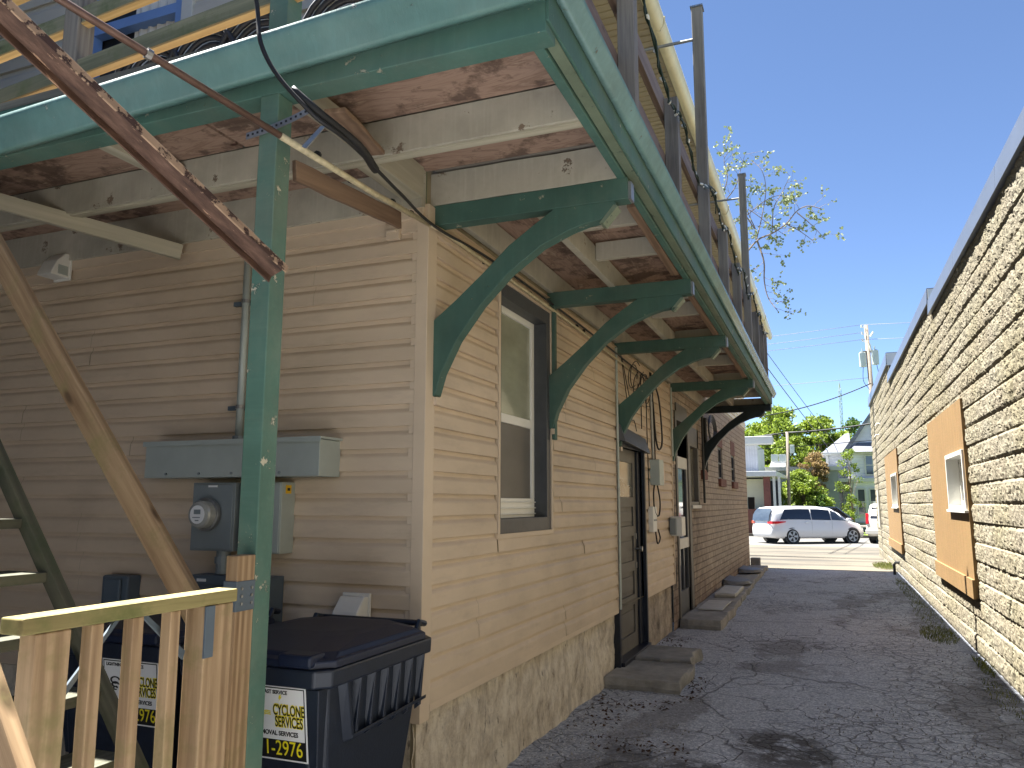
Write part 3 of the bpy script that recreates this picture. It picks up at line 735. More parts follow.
m = MB(); siding(m, 0, -5.75, 1, -7, YC, .3, 6.2, lap=.15, seams=False, seed=4); m.box(-12, -5.76, -7, YC, 0, 6.2); m.build('unseen_shade_wing', 'shade_wing_siding', hs)  # unseen wing, added to shade the left of the front wall
m = MB(); m.hexa([(-12.2, -7.3, 6.2), (-5.5, -7.3, 6.2), (-5.5, YC, 6.2), (-12.2, YC, 6.2), (-12.2, -7.3, 6.9), (-5.5, -7.3, 6.35), (-5.5, YC, 6.35), (-12.2, YC, 6.9)]); m.build('unseen_shade_wing_roof', 'roof_shingle', hs)  # roof of the added wing, also out of view
# ------------------------------------------------------------------ balcony
bc = thing('balcony', 'green painted balcony wrapping the corner of the tan house on curved brackets', 'balcony', (-1.4, 5, 3.15))
XO = -.79; YF = 2.27; YE = 13.3
board('rim_beam', (-.813, YF+.05, 3.232), (-.813, YE, 3.232), .045, .094, 'green_paint', bc, bevel=.004)
board('inner_beam', (-.86, YF+.1, 3.225), (-.86, YE, 3.225), .04, .12, 'green_paint', bc)
board('rim_strip', (-.813, YF+.1, 3.181), (-.813, YE-.05, 3.181), .044, .006, 'pale_green', bc, bevel=.001)
board('front_beam', (-8, YF+.05, 3.21), (XO, YF+.05, 3.21), .10, .125, 'green_paint', bc, bevel=.004)
m = MB(); m.box(-8, XO-.001, YF-.02, YF, 3.255, 3.36); m.box(XO, XO+.010, YF, YE, 3.186, 3.36); m.build('fascia', 'green_paint', bc, .002)
# gutters
prof = [(-.778, 3.376), (-.778, 3.30), (-.756, 3.297), (-.749, 3.302), (-.745, 3.318), (-.730, 3.34), (-.720, 3.355), (-.716, 3.374), (-.726, 3.380), (-.731, 3.366)]
m = MB(); kgutter(m, prof, 1, 2.15, YE+.1)
o = m.build('side_gutter', 'side_gutter', bc, smooth=True); o.modifiers.new('s', 'SOLIDIFY').thickness = .003
prof = [(YF-.02, 3.37), (YF-.02, 3.25), (2.205, 3.235), (2.198, 3.245), (2.19, 3.28), (2.168, 3.32), (2.155, 3.345), (2.15, 3.37), (2.162, 3.374), (2.166, 3.36)]
m = MB(); kgutter(m, prof, 0, -8, -.715, -.30, 0.0)
o = m.build('front_gutter', 'green_gutter', bc, smooth=True); o.modifiers.new('s', 'SOLIDIFY').thickness = .003
m = MB(); m.add([(XO+.08-.002, 2.15+.0, 3.37), (XO+.0, YF-.02, 3.37), (XO+.0, YF-.02, 3.262), (-.75, 2.205, 3.25)], [(0, 1, 2, 3)]); m.build('gutter_mitre', 'green_gutter', bc)
# deck boards and plywood ceiling
for k, (a, b) in enumerate(((2.33, 2.93), (2.99, 3.52))):
    for j in range(4): board('ceiling_panel', (-8+j*1.8, (a+b)/2, 3.352), (-6.22+j*1.8, (a+b)/2, 3.352), b-a, .014, 'plywood_ceiling', bc, bevel=0)
yy0 = 3.6
while yy0 < YE:
    board('ceiling_panel', (-1.37, yy0, 3.352), (-1.37, min(yy0+1.2, YE), 3.352), 1.06, .014, 'plywood_ceiling', bc, bevel=0); yy0 += 1.21
m = MB(); m.box(-8, XO-.0, YF-.02, YC-.01, 3.362, 3.40); m.box(XL+.02, XO+.01, YC-.01, YE, 3.362, 3.40); m.build('deck_floor', 'grey_wood', bc)
# joists: front bay runs along the house front, side bay across
board('joist', (-8, 2.96, 3.26), (-.88, 2.96, 3.26), .045, .17, 'joist_paint', bc, warp=.002)
board('joist_flange', (-8, 2.975, 3.172), (-.88, 2.975, 3.172), .05, .016, 'white_brace', bc)
board('joist', (-1.92, 3.60, 3.262), (-.88, 3.60, 3.262), .05, .18, 'joist_paint', bc, warp=.002)
board('ledger', (-8, 3.49, 3.24), (-1.9, 3.49, 3.24), .05, .21, 'joist_paint', bc)
board('joist', (-1.40, 3.63, 3.24), (-1.40, YE, 3.24), .05, .15, 'joist_paint', bc, warp=.003)
board('ledger', (-1.87, 3.63, 3.25), (-1.87, YE, 3.25), .04, .17, 'joist_paint', bc)
for yk in (4.35, 4.95, 6.15, 6.75, 7.9, 8.6, 9.4, 10.8, 11.6, 12.5):
    board('joist', (-1.37, yk, 3.27), (-.885, yk, 3.27), .045, .12, 'joist_paint', bc)
for x_ in (-1.93, -3.02, -4.6):
    board('joist', (x_, 2.34, 3.262), (x_, 2.93, 3.262), .07, .09, 'white_brace', bc)
board('joist', (-1.95, 3.0, 3.262), (-1.95, 3.47, 3.262), .12, .17, 'white_brace', bc)
for y0, y1 in ((4.0, 5.3), (5.75, 7.4), (7.75, 10.1)): board('nailer_strip', (-.91, y0, 3.19), (-.91, y1, 3.17), .05, .03, 'peeling_board', bc)
board('end_joist', (XL, YE-.02, 3.22), (XO, YE-.02, 3.22), .04, .14, 'joist_paint', bc)
# brackets
up_ = [(-1.897, 2.53), (-1.76, 2.635), (-1.61, 2.76), (-1.455, 2.90), (-1.33, 2.985), (-1.21, 3.062)]
lo_ = [(-.89, 3.045), (-.965, 2.972), (-1.04, 2.965), (-1.13, 2.94), (-1.28, 2.878), (-1.456, 2.756), (-1.61, 2.605), (-1.745, 2.43), (-1.832, 2.26), (-1.865, 2.15), (-1.897, 2.13)]
def bracket(y, name, mat='bracket_green', xe=-.83, th=.075):
    m = MB(); m.prism(up_+[(-.90, 3.062)]+lo_, 1, y-th/2, y+th/2); b = m.build(name, mat, bc, .004)
    m = MB(); m.box(XL+.0, xe, y-th/2-.006, y+th/2+.006, 3.06, 3.17); m.build('bracket_beam', mat, b, .004)
    m = MB(); m.hexa([(-.975, y-th/2-.002, 2.956), (-.955, y-th/2-.002, 2.95), (-.955, y+th/2+.002, 2.95), (-.975, y+th/2+.002, 2.956), (-.902, y-th/2-.002, 3.04), (-.882, y-th/2-.002, 3.03), (-.882, y+th/2+.002, 3.03), (-.902, y+th/2+.002, 3.04)])
    m.build('end_chip', 'pale_green', b)
    m = MB(); m.box(XL+.02, XL+.045, y-.03, y+.03, 2.10, 2.14); m.build('bracket_foot', 'trim', b)
    m = MB(); m.box(xe, xe+.015, y-.03, y+.03, 3.06, 3.15); m.build('tin_cap', 'galvanised', b)
for i, y_ in enumerate((3.62, 5.5, 7.52, 10.37, 13.16)): bracket(y_, 'bracket', 'bracket_dark' if i == 4 else 'bracket_green', -.83 if i < 4 else -.80)
# railing on the alley side
XP = -.86
def post(y, top, name='rail_post', s=.09, x=XP, mat='grey_wood'): return board(name, (x, y, 3.4), (x, y, top), s, s, mat, bc, up=(1, 0, 0), bevel=.004)
ysh = [3.78, 5.08, 7.85, 9.1, 11.6, 12.5, 13.2]
for y_ in ysh: post(y_, 4.33)
for y_ in (6.55, 10.4):
    p = post(y_, 5.93, 'tall_post'); m = MB(); m.box(XP-.055, XP+.055, y_-.055, y_+.055, 5.93, 5.945); m.build('post_cap', 'galvanised', p)
allp = sorted(ysh+[6.55, 10.4]); yprev = 2.35
for y_ in allp:
    board('rail', (XP-.065, yprev, 4.28), (XP-.065, y_+.04, 4.28), .038, .14, 'brown_rail', bc, bevel=.003)
    board('rail', (XP-.065, yprev, 3.88), (XP-.065, y_+.04, 3.88), .038, .09, 'brown_rail', bc, bevel=.003)
    board('rail', (XP-.068, yprev, 3.60), (XP-.068, y_+.04, 3.60), .038, .09, 'brown_rail', bc, bevel=.003)
    yprev = y_+.045
# front railing
for x_ in (-5.1, -3.10, -1.93, -.86): board('rail_post', (x_, 2.36, 3.4), (x_, 2.36, 4.55), .09, .09, 'green_post' if x_ == -1.93 else 'grey_wood', bc, up=(1, 0, 0), bevel=.004)
for z_ in (3.58, 3.84, 4.12, 4.42):
    for xa, xb in ((-8, -5.145), (-5.055, -3.145), (-3.055, -1.975), (-1.885, -.905)):
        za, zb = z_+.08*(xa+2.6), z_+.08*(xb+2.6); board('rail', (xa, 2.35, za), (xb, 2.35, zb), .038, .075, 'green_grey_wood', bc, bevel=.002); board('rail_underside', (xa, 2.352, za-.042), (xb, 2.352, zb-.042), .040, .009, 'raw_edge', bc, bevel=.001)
m = MB(); m.tube([(XL, 6.5, 5.62), (XP-.04, 6.5, 5.62)], .014, 8); m.tube([(XL, 10.4, 5.62), (XP-.04, 10.4, 5.62)], .014, 8); m.each('tie_rod', 'galvanised', bc)

# green post under the corner + timber post fixed to it
gp = thing('support_post', 'square green post with flaking paint and a raw timber piece fixed against it', 'post', (-1.915, 2.31, 0))
board('post_shaft', (-1.912, 2.312, 0), (-1.912, 2.312, 3.147), .085, .085, 'green_post', gp, up=(1, 0, 0), bevel=.004)
board('timber_sleeve', (-1.895, 2.224, 0), (-1.895, 2.224, 1.42), .088, .052, 'new_wood', gp, up=(1, 0, 0), bevel=.004)
m = MB(); m.box(-1.925, -1.866, 2.175, 2.269, 1.235, 1.335); m.build('metal_plate', 'slate_box', gp, .003)
m = MB()
for z_ in (1.26, 1.285, 1.31):
    for y_ in (2.2, 2.25): m.tube([(-1.868, y_, z_), (-1.862, y_, z_)], .005, 8)
m.each('nail_head', 'galvanised', gp)
# perforated strap round the post top
st = []
for k in range(15):
    s_ = k/14; st.append((-2.00+.29*s_, 2.255+.02*s_, 2.985+.035*s_+.035*s_*s_))
m = MB()
for p, q in zip(st, st[1:]):
    p = V(p); q = V(q); dd = (q-p)
    m.hexa([p+V((0, -.004, -.013)), q+V((0, -.004, -.013)), q+V((0, 0, -.013)), p+V((0, 0, -.013)), p+V((0, -.004, .013)), q+V((0, -.004, .013)), q+V((0, 0, .013)), p+V((0, 0, .013))])
sp = m.build('hanger_strap', 'galvanised'); tag(sp, 'perforated grey metal strap wrapped round the top of the green post', 'strap')
m = MB()
for p, q in list(zip(st, st[1:])):
    c_ = (V(p)+V(q))/2; m.box(c_.x-.004, c_.x+.004, c_.y-.0065, c_.y-.0045, c_.z-.004, c_.z+.004)
o = m.build('holes', 'black_metal'); attach(o, sp)
m = MB(); m.hexa([(-1.715, 2.22, 2.88), (-1.695, 2.22, 2.87), (-1.695, 2.225, 2.87), (-1.715, 2.225, 2.88), (-1.665, 2.26, 2.97), (-1.645, 2.26, 2.965), (-1.645, 2.265, 2.965), (-1.665, 2.265, 2.97)])
tag(m.build('strap_end', 'galvanised'), 'loose grey end of metal strap hanging over the cream pipe right of the green post', 'strap')

# ------------------------------------------------------------------ staircase
stc = thing('staircase', 'steep weathered wooden stairs climbing to the left behind the new railing', 'stairs', (-2.2, 1.7, .2))
def SP(x, y): return (x, y, .954+(-2.32-x)*1.28)
board('stringer', (-1.975, 2.1, .48), (-5.2, 2.1, .48+3.225*1.27), .04, .055, 'stair_wood', stc, up=(.78, 0, .62))
board('stringer', (-1.78, 1.22, .26), (-5.2, 1.22, .26+3.42*1.25), .04, .16, 'stair_wood', stc, up=(.78, 0, .62))
for k in range(-2, 15):
    x_ = -2.335-.158*k*.97; z_ = .95+.19*k
    board('tread', (x_-.10, 1.24, z_), (x_-.10, 2.08, z_), .20, .036, 'stair_wood', stc)
board('handrail', (-1.98, 2.225, 1.10), (-5.2, 2.225, 1.10+3.22*1.19), .038, .095, 'new_wood', stc, up=(.77, 0, .64), bevel=.004)
board('handrail', (-1.49, 1.16, 1.02), (-4.6, 1.16, 1.02+3.11*1.45), .038, .09, 'new_wood', stc, up=(.78, 0, .62), bevel=.004)
m = MB(); m.box(-2.3, -1.7, 1.22, 2.12, .25, .33); m.build('landing', 'stair_wood', stc, .004)
for x_, y_ in ((-2.25, 1.3), (-2.25, 2.05), (-1.78, 1.5)): board('leg', (x_, y_, 0), (x_, y_, .25), .08, .08, 'stair_wood', stc)
# guard railing
gr = thing('guard_railing', 'low railing of new yellow-brown timber with square balusters closing the foot of the stairs', 'railing', (-1.75, 1.65, .3))
board('top_rail', (-1.738, 1.262, 1.327), (-1.738, 2.085, 1.327), .088, .04, 'rail_top', gr, bevel=.004) if False else None
m_wood('rail_top', s2l(112, 98, 62), s2l(160, 148, 98), green=s2l(92, 98, 52))
board('top_rail', (-1.735, 1.288, 1.320), (-1.735, 1.985, 1.320), .076, .038, 'rail_top', gr, bevel=.004)
board('post', (-1.728, 1.371, .0), (-1.728, 1.371, 1.300), .092, .056, 'new_wood', gr, up=(1, 0, 0), bevel=.004)
board('post', (-1.738, 1.915, .0), (-1.738, 1.915, 1.300), .115, .075, 'new_wood', gr, up=(1, 0, 0), bevel=.004)
for y_ in (1.497, 1.622, 1.75): board('baluster', (-1.715, y_, .34), (-1.725, y_, 1.300), .036, .036, 'new_wood', gr, up=(1, 0, 0), bevel=.003)
board('bottom_rail', (-1.76, 1.41, .40), (-1.76, 1.86, .40), .04, .09, 'new_wood', gr)
m = MB(); m.hexa([(-1.765, 1.41, 1.10), (-1.757, 1.41, 1.10), (-1.757, 1.415, 1.08), (-1.765, 1.415, 1.08), (-1.765, 1.60, 1.30), (-1.757, 1.60, 1.30), (-1.757, 1.615, 1.30), (-1.765, 1.615, 1.30)])
m.hexa([(-1.765, 1.67, 1.30), (-1.757, 1.67, 1.30), (-1.757, 1.69, 1.30), (-1.765, 1.69, 1.30), (-1.765, 1.84, 1.15), (-1.757, 1.84, 1.15), (-1.757, 1.845, 1.175), (-1.765, 1.845, 1.175)])
m.box(-1.695, -1.689, 1.838, 1.868, 1.16, 1.30) if False else m.box(-1.7, -1.693, 1.852, 1.888, 1.155, 1.30)
m.each('corner_brace', 'slate_box', gr, bevel=.001)

# ------------------------------------------------------------------ loose hanging pieces
rm = thing('rusty_channel', 'long rusty brown metal channel with flaking edges hanging diagonally in front of the green post', 'metal channel', (-1.69, 2.1, 2.38))
p1 = V((-1.675, 2.08, 2.365)); p2 = V((-2.02, 1.10, 2.93)); p1b = p1; d_ = (p2-p1).normalized(); p2 = p1+d_*2.4
p2 = p1+(V((-1.93, 1.25, 2.865))-p1)*2.3
for (dw, dh, ww, hh) in ((0, 0, .078, .004), (.039, .014, .005, .032), (-.039, .014, .005, .032)):
    uu = V((.10, -.80, -.6)).normalized(); d_ = (p2-p1).normalized(); a_ = uu.cross(d_).normalized(); uu = d_.cross(a_)
    board('flange', p1+a_*dw+uu*dh, p2+a_*dw+uu*dh, ww, hh, 'rust_edge' if dw < 0 else 'rust', rm, up=uu, bevel=.001, warp=.0012)
pc = thing('hanging_conduit', 'thin pipe running diagonally past the green post, then cream along the top of the wall', 'conduit', (-1.8, 2.3, 2.95))
A = V((-1.755, 1.28, 2.855)); B = V((-1.80, 2.2, 2.925))
pA = B+(A-B)*1.6
m = MB(); q0 = V((-2.05, 1.48, 3.08)); q1 = V((-1.80, 2.205, 2.93)); m.tube([q0+(q0-q1)*.8, q0, q1], .013, 8)
m.build('bare_pipe', 'pipe_brown', pc, smooth=True) if False else None
m_plain('pipe_brown', s2l(112, 88, 78), .45, .25, 20, .0005, metal=.3)
m.build('bare_pipe', 'pipe_brown', pc, smooth=True)
m = MB(); c_ = q0+(q1-q0)*.36; m.tube([c_-(q1-q0)*.012, c_+(q1-q0)*.012], .019, 10); m.build('coupling', 'galvanised', pc)
m = MB(); m.tube([q1, (-1.845, 2.9, 2.985), (-1.868, 3.5, 3.04)], .0135, 8); m.tube([(-1.868, 3.5, 3.04), (-1.858, 3.62, 3.045), (-1.858, 5.85, 3.03), (-1.86, 8.4, 2.96)], .012, 8); m.build('cream_pipe', 'conduit_cream', pc, smooth=True)
m = MB()
for y_ in (2.45, 2.75, 3.1, 3.3, 4.2, 5.0, 6.1, 6.3): m.tube([(-1.82-.04*(y_ > 2.7)-.01*(y_ > 3.2), y_, 2.955+.09*min(1, (y_-2.3)/1.2)), (-1.82-.04*(y_ > 2.7)-.01*(y_ > 3.2), y_+.012, 2.956+.09*min(1, (y_-2.3)/1.2))], .017, 8)
m.each('clip', 'black_metal', pc)
tag(regroot(board('loose_board', (-1.90, 2.42, 2.90), (-1.93, 3.30, 3.0), .02, .085, 'peeling_board', warp=.003)), 'broken brown board with peeling paint behind the cream pipe near the house corner', 'board')
tag(regroot(board('loose_board', (-1.72, 2.42, 3.12), (-1.80, 2.85, 3.14), .09, .02, 'peeling_board', warp=.006)), 'splintered scrap of painted board hanging under the balcony joist beside the black cable', 'board')
tag(regroot(board('diagonal_brace', (-4.25, 2.44, 3.235), (-3.47, 3.42, 3.055), .04, .088, 'white_brace')), 'pale painted diagonal timber brace under the balcony at the left', 'brace')
m = MB(); m.tube(smooth_path([(-1.9, 1.5, 4.6), (-1.80, 1.98, 3.5), (-1.74, 2.02, 3.15), (-1.60, 2.1, 2.94), (-1.56, 2.3, 2.90), (-1.70, 2.9, 2.96), (-1.83, 3.5, 3.02), (-1.85, 4.4, 3.075), (-1.85, 6.3, 3.06), (-1.85, 8.8, 3.0)], 10), .008, 6)
tag(m.build('power_cable', 'cable_black', smooth=True), 'black cable dropping in front of the green gutter and along the top of the wall', 'cable')
m = MB(); m.tube(smooth_path([(-1.66, 2.06, 3.0), (-1.60, 2.15, 2.93), (-1.56, 2.35, 2.92), (-1.65, 2.6, 2.94)], 6), [.014]*19, 8) if False else m.tube(smooth_path([(-1.66, 2.08, 3.02), (-1.59, 2.15, 2.95), (-1.56, 2.35, 2.915), (-1.64, 2.6, 2.935)], 6), .017, 8)
tag(m.build('cable_splice', 'cable_black', smooth=True), 'thick black taped splice on the cable just right of the green post', 'cable splice')
# wires along the alley side of the house
def wires(name, label, paths, mat='cable_black', r=.006):
    m = MB()
    for p in paths: m.tube(smooth_path(p, 8), r, 5)
    return tag(m.build(name, mat, smooth=True), label, 'wiring')
X_ = -1.86; pp = []
for k in range(7):
    c = (X_+.03, 7.95+.22*k*.6, 2.9+.05*math.sin(k*2)); r_ = .10+.05*random.random()
    pp.append([(c[0]+.02*math.sin(a_), c[1]+r_*1.6*math.cos(a_), c[2]+r_*math.sin(a_)-.05*k*.3) for a_ in [j*.7+k for j in range(9)]])
pp.append([(X_, 7.6, 3.05), (X_+.02, 7.9, 2.6), (X_, 8.2, 2.75), (X_, 8.6, 3.05)])
pp.append([(X_, 7.55, 3.1), (X_+.02, 7.8, 2.5), (X_, 8.1, 2.45), (X_, 8.2, 2.35)])
wires('wire_bundle', 'tangle of thin black wires under the balcony above the side door hood', pp, r=.005)
wires('wire_loop', 'long black cable loop hanging down the siding above the grey service box', [[(X_, 8.95, 3.1), (X_+.02, 9.0, 2.7), (X_+.03, 9.05, 2.35), (X_+.03, 9.22, 2.22), (X_+.03, 9.42, 2.35), (X_+.02, 9.35, 2.8), (X_, 9.2, 3.0)], [(X_, 9.0, 3.1), (X_, 9.1, 2.5), (X_, 9.12, 2.1)]], r=.011)
wires('drop_wire', 'pair of thin wires running down the siding to the right of the side door', [[(X_-.01, 8.78, 3.05), (X_-.01, 8.76, 2.6), (X_-.01, 8.78, 2.1), (X_-.01, 8.8, 1.5)], [(X_-.01, 8.5, 3.0), (X_-.005, 8.47, 2.4)]], r=.006)
wires('box_cable', 'black cables looping between the grey service box and the white phone box', [[(X_+.02, 9.0, 1.86), (X_+.03, 8.85, 1.7), (X_+.03, 8.9, 1.5), (X_+.03, 9.12, 1.46), (X_+.03, 9.2, 1.62), (X_+.02, 9.1, 1.83)], [(X_+.02, 8.95, 1.3), (X_+.03, 9.0, 1.15), (X_+.03, 9.15, 1.2), (X_+.02, 9.1, 1.3)]], r=.009)
m = MB()
for k in range(6):
    r_ = .14+.022*k; m.tube([(X_+.02+.004*k, 13.9+r_*2.2*math.cos(a_), 2.86+r_*math.sin(a_)) for a_ in [j*math.pi/8 for j in range(17)]], .008, 5)
tag(m.build('cable_coil', 'cable_black', smooth=True), 'coiled black cable hung on the brick wall behind the farthest bracket', 'cable')
m = MB(); m.tube([(X_+.0, 13.28, 3.0), (X_+.0, 13.28, 2.1)], .03, 8); tag(m.build('conduit', 'black_metal'), 'short thick dark conduit on the brick wall at the foot of the farthest bracket', 'conduit')
m = MB(); m.tube([(X_, 12.95, 3.0), (X_, 12.95, 1.6)], .018, 8); tag(m.build('conduit', 'black_metal'), 'long thin dark conduit down the brick wall right of the rear window', 'conduit')
m = MB(); m.tube([(X_, 8.95, 3.05), (X_, 9.02, 2.1)], .016, 8); tag(m.build('conduit', 'galvanised'), 'grey metal conduit rising from the grey service box to the balcony', 'conduit')
m = MB(); m.tube([(X_, 7.38, 3.1), (X_, 7.38, .62)], .012, 6); tag(m.build('drop_conduit', 'steel_grey'), 'slim grey conduit running down the siding just left of the side door', 'conduit')
m = MB(); m.tube([(X_, 10.26, 3.1), (X_, 10.26, 2.2)], .012, 6); tag(m.build('drop_conduit', 'steel_grey'), 'slim grey conduit at the siding edge under the fourth bracket', 'conduit')
sb = thing('service_box', 'grey metal service box on the siding right of the side door', 'electrical box', (XL, 9.1, 1.95))
m = MB(); m.box(XL+.015, XL+.13, 8.92, 9.16, 1.80, 2.09); m.build('case', 'steel_grey', sb, .004)
m = MB(); m.box(XL+.02, XL+.11, 9.17, 9.32, 1.83, 2.06); m.build('side_case', 'trim', sb, .004)
pb = thing('phone_box', 'narrow white phone box below the grey service box', 'junction box', (XL, 8.85, 1.4))
m = MB(); m.box(XL+.015, XL+.075, 8.78, 8.98, 1.28, 1.56); m.build('case', 'plastic_white', pb, .008)
m = MB(); m.box(XL+.076, XL+.08, 8.80, 8.96, 1.40, 1.42); m.build('seam', 'steel_dark', pb)
ub = thing('meter_box', 'light grey utility box mounted beside the rear storm door', 'utility box', (XL, 10.2, 1.3))
m = MB(); m.box(XL+.02, XL+.17, 10.05, 10.30, 1.19, 1.43); m.build('case', 'plastic_white', ub, .01)
m = MB(); m.box(XL+.03, XL+.10, 9.97, 10.05, 1.21, 1.41); m.build('bracket', 'steel_dark', ub, .002)
# ------------------------------------------------------------------ front wall equipment
eq = thing('wireway', 'long grey metal wiring trough mounted across the siding behind the green post', 'wiring trough', (-3, YC, 1.83))
m = MB(); m.box(-3.54, -2.38, 3.33, 3.515, 1.732, 1.918); m.build('case', 'steel_grey', eq, .002)
m = MB(); m.box(-3.55, -2.365, 3.315, 3.515, 1.920, 1.932); m.box(-3.55, -2.365, 3.315, 3.319, 1.905, 1.921); m.build('lid', 'steel_grey', eq, .001)
m = MB()
for x_ in (-3.38, -3.15, -2.93, -2.62): m.tube([(x_, 3.33, 1.752), (x_, 3.322, 1.752)], .007, 8)
m.each('screw', 'steel_dark', eq)
mt = thing('electric_meter', 'grey meter cabinet with a round glass electric meter on the siding under the trough', 'electric meter', (-3.08, YC, 1.52))
m = MB(); m.box(-3.235, -2.945, 3.385, 3.515, 1.342, 1.705); m.build('cabinet', 'steel_dark', mt, .003)
m = MB(); m.box(-3.225, -2.955, 3.378, 3.384, 1.352, 1.695); m.build('door', 'steel_dark', mt, .004)
mc = V((-3.11, 3.37, 1.535))
m = MB(); m.tube([mc, mc+V((0, -.025, 0))], .088, 28); m.build('ring', 'galvanised', mt, .002)
m = MB(); m.tube([mc+V((0, -.025, 0)), mc+V((0, -.06, 0)), mc+V((0, -.072, 0)), mc+V((0, -.077, 0))], [.076, .074, .066, .05], 28); m.build('glass', 'glass_meter', mt, smooth=False)
m = MB(); m.tube([mc+V((0, -.0765, -.0)), mc+V((0, -.0785, -.0))], .049, 24); m.build('dial', 'label_white', mt)
m = MB(); m.box(mc.x-.022, mc.x+.022, mc.y-.0805, mc.y-.0788, mc.z+.002, mc.z+.026); m.box(mc.x-.03, mc.x+.02, mc.y-.0805, mc.y-.0788, mc.z-.018, mc.z-.013); m.box(mc.x-.012, mc.x+.012, mc.y-.0805, mc.y-.0788, mc.z-.034, mc.z-.028); m.build('display', 'steel_dark', mt)
m = MB(); m.box(-3.12, -3.06, 3.372, 3.378, 1.68, 1.69); m.build('label_plate', 'label_white', mt)
m = MB(); m.tube([(-3.05, 3.44, 1.34), (-3.05, 3.44, 1.22)], .038, 14); m.tube([(-3.05, 3.44, 1.31), (-3.05, 3.44, 1.275)], .046, 14); m.build('conduit_stub', 'steel_dark', mt)
bp = thing('breaker_panel', 'grey breaker panel half hidden behind the green post with a yellow sticker on its side', 'breaker panel', (-2.8, YC, 1.52))
m = MB(); m.box(-2.92, -2.655, 3.40, 3.515, 1.335, 1.705); m.build('cabinet', 'steel_grey', bp, .003)
m = MB(); m.box(-2.915, -2.66, 3.393, 3.399, 1.34, 1.70); m.build('door', 'steel_grey', bp, .003)
m = MB(); m.box(-2.654, -2.652, 3.43, 3.475, 1.645, 1.69); m.build('sticker', 'sticker_yellow', bp)
m = MB(); m.box(-2.652, -2.651, 3.442, 3.463, 1.66, 1.675); m.build('sticker_mark', 'label_black', bp)
lc = thing('lower_cabinet', 'dark slate electrical cabinet on the wall below the meter, behind the trash carts', 'electrical cabinet', (-2.95, YC, .8))
m = MB(); m.box(-3.22, -2.70, 3.36, 3.51, .45, 1.215); m.build('cabinet', 'slate_box', lc, .004)
m = MB(); m.box(-3.225, -2.695, 3.352, 3.36, 1.17, 1.218); m.build('lid', 'slate_box', lc, .002)
m = MB(); m.box(-3.14, -3.08, 3.348, 3.352, 1.185, 1.2); m.build('label_plate', 'label_white', lc)
m = MB(); m.box(-3.90, -3.70, 3.42, 3.515, .3, 1.185); m.box(-3.86, -3.74, 3.40, 3.42, .3, 1.17); tag(m.build('utility_post', 'slate_box', None, .01), 'narrow slate-blue utility box standing against the siding left of the meter', 'utility box')
cd = thing('wall_conduit', 'grey metal conduit running up the siding from the trough, behind the green post', 'conduit', (-3.0, YC, 1.93))
m = MB(); m.tube([(-3.0, 3.45, 1.93), (-3.0, 3.45, 3.12)], .021, 12); m.build('pipe', 'steel_grey', cd, smooth=True)
for z_ in (2.12, 2.72):
    m = MB(); m.box(-3.11, -2.90, 3.475, 3.50, z_-.012, z_+.012); m.build('strut', 'slate_box', cd); m = MB(); m.tube([(-3.0, 3.45, z_-.01), (-3.0, 3.45, z_+.01)], .026, 12); m.build('clamp', 'galvanised', cd)
m = MB(); m.tube([(-3.0, 3.45, 1.93), (-3.0, 3.45, 1.96)], .034, 10); m.build('locknut', 'steel_dark', cd)
def vent(loc, s, name, label):
    vt = thing(name, label, 'vent hood', loc); x, y, z = loc
    side = [(0, .10), (-.055, .10), (-.12, .03), (-.16, -.06), (-.165, -.085), (0, -.085)]
    m = MB(); m.prism([(y+a*s, z+b*s) for a, b in side], 0, x-.075*s, x+.075*s); m.build('hood', 'plastic_white', vt, .006*s)
    m = MB(); m.box(x-.085*s, x+.085*s, y-.018*s, y-.001, z-.10*s, z+.115*s); m.build('flange', 'plastic_white', vt, .003)
    m = MB(); m.box(x+.0755*s, x+.079*s, y-.11*s, y-.03*s, z-.07*s, z+.0*s); m.build('louvre', 'steel_grey', vt)
vent((-2.24, 3.505, 1.04), .95, 'dryer_vent', 'white plastic dryer vent hood on the siding just above the right trash cart')
vent((-4.52, 3.49, 3.09), .85, 'exhaust_vent', 'off-white vent hood high on the siding at the far left under the balcony')
m = MB(); m.box(-2.12, -2.04, 3.48, 3.51, 2.98, 3.06); m.box(-2.11, -2.05, 3.465, 3.48, 3.015, 3.03); tag(m.build('light_block', 'trim', None, .003), 'small beige siding mount block at the top right of the front wall', 'mount block')

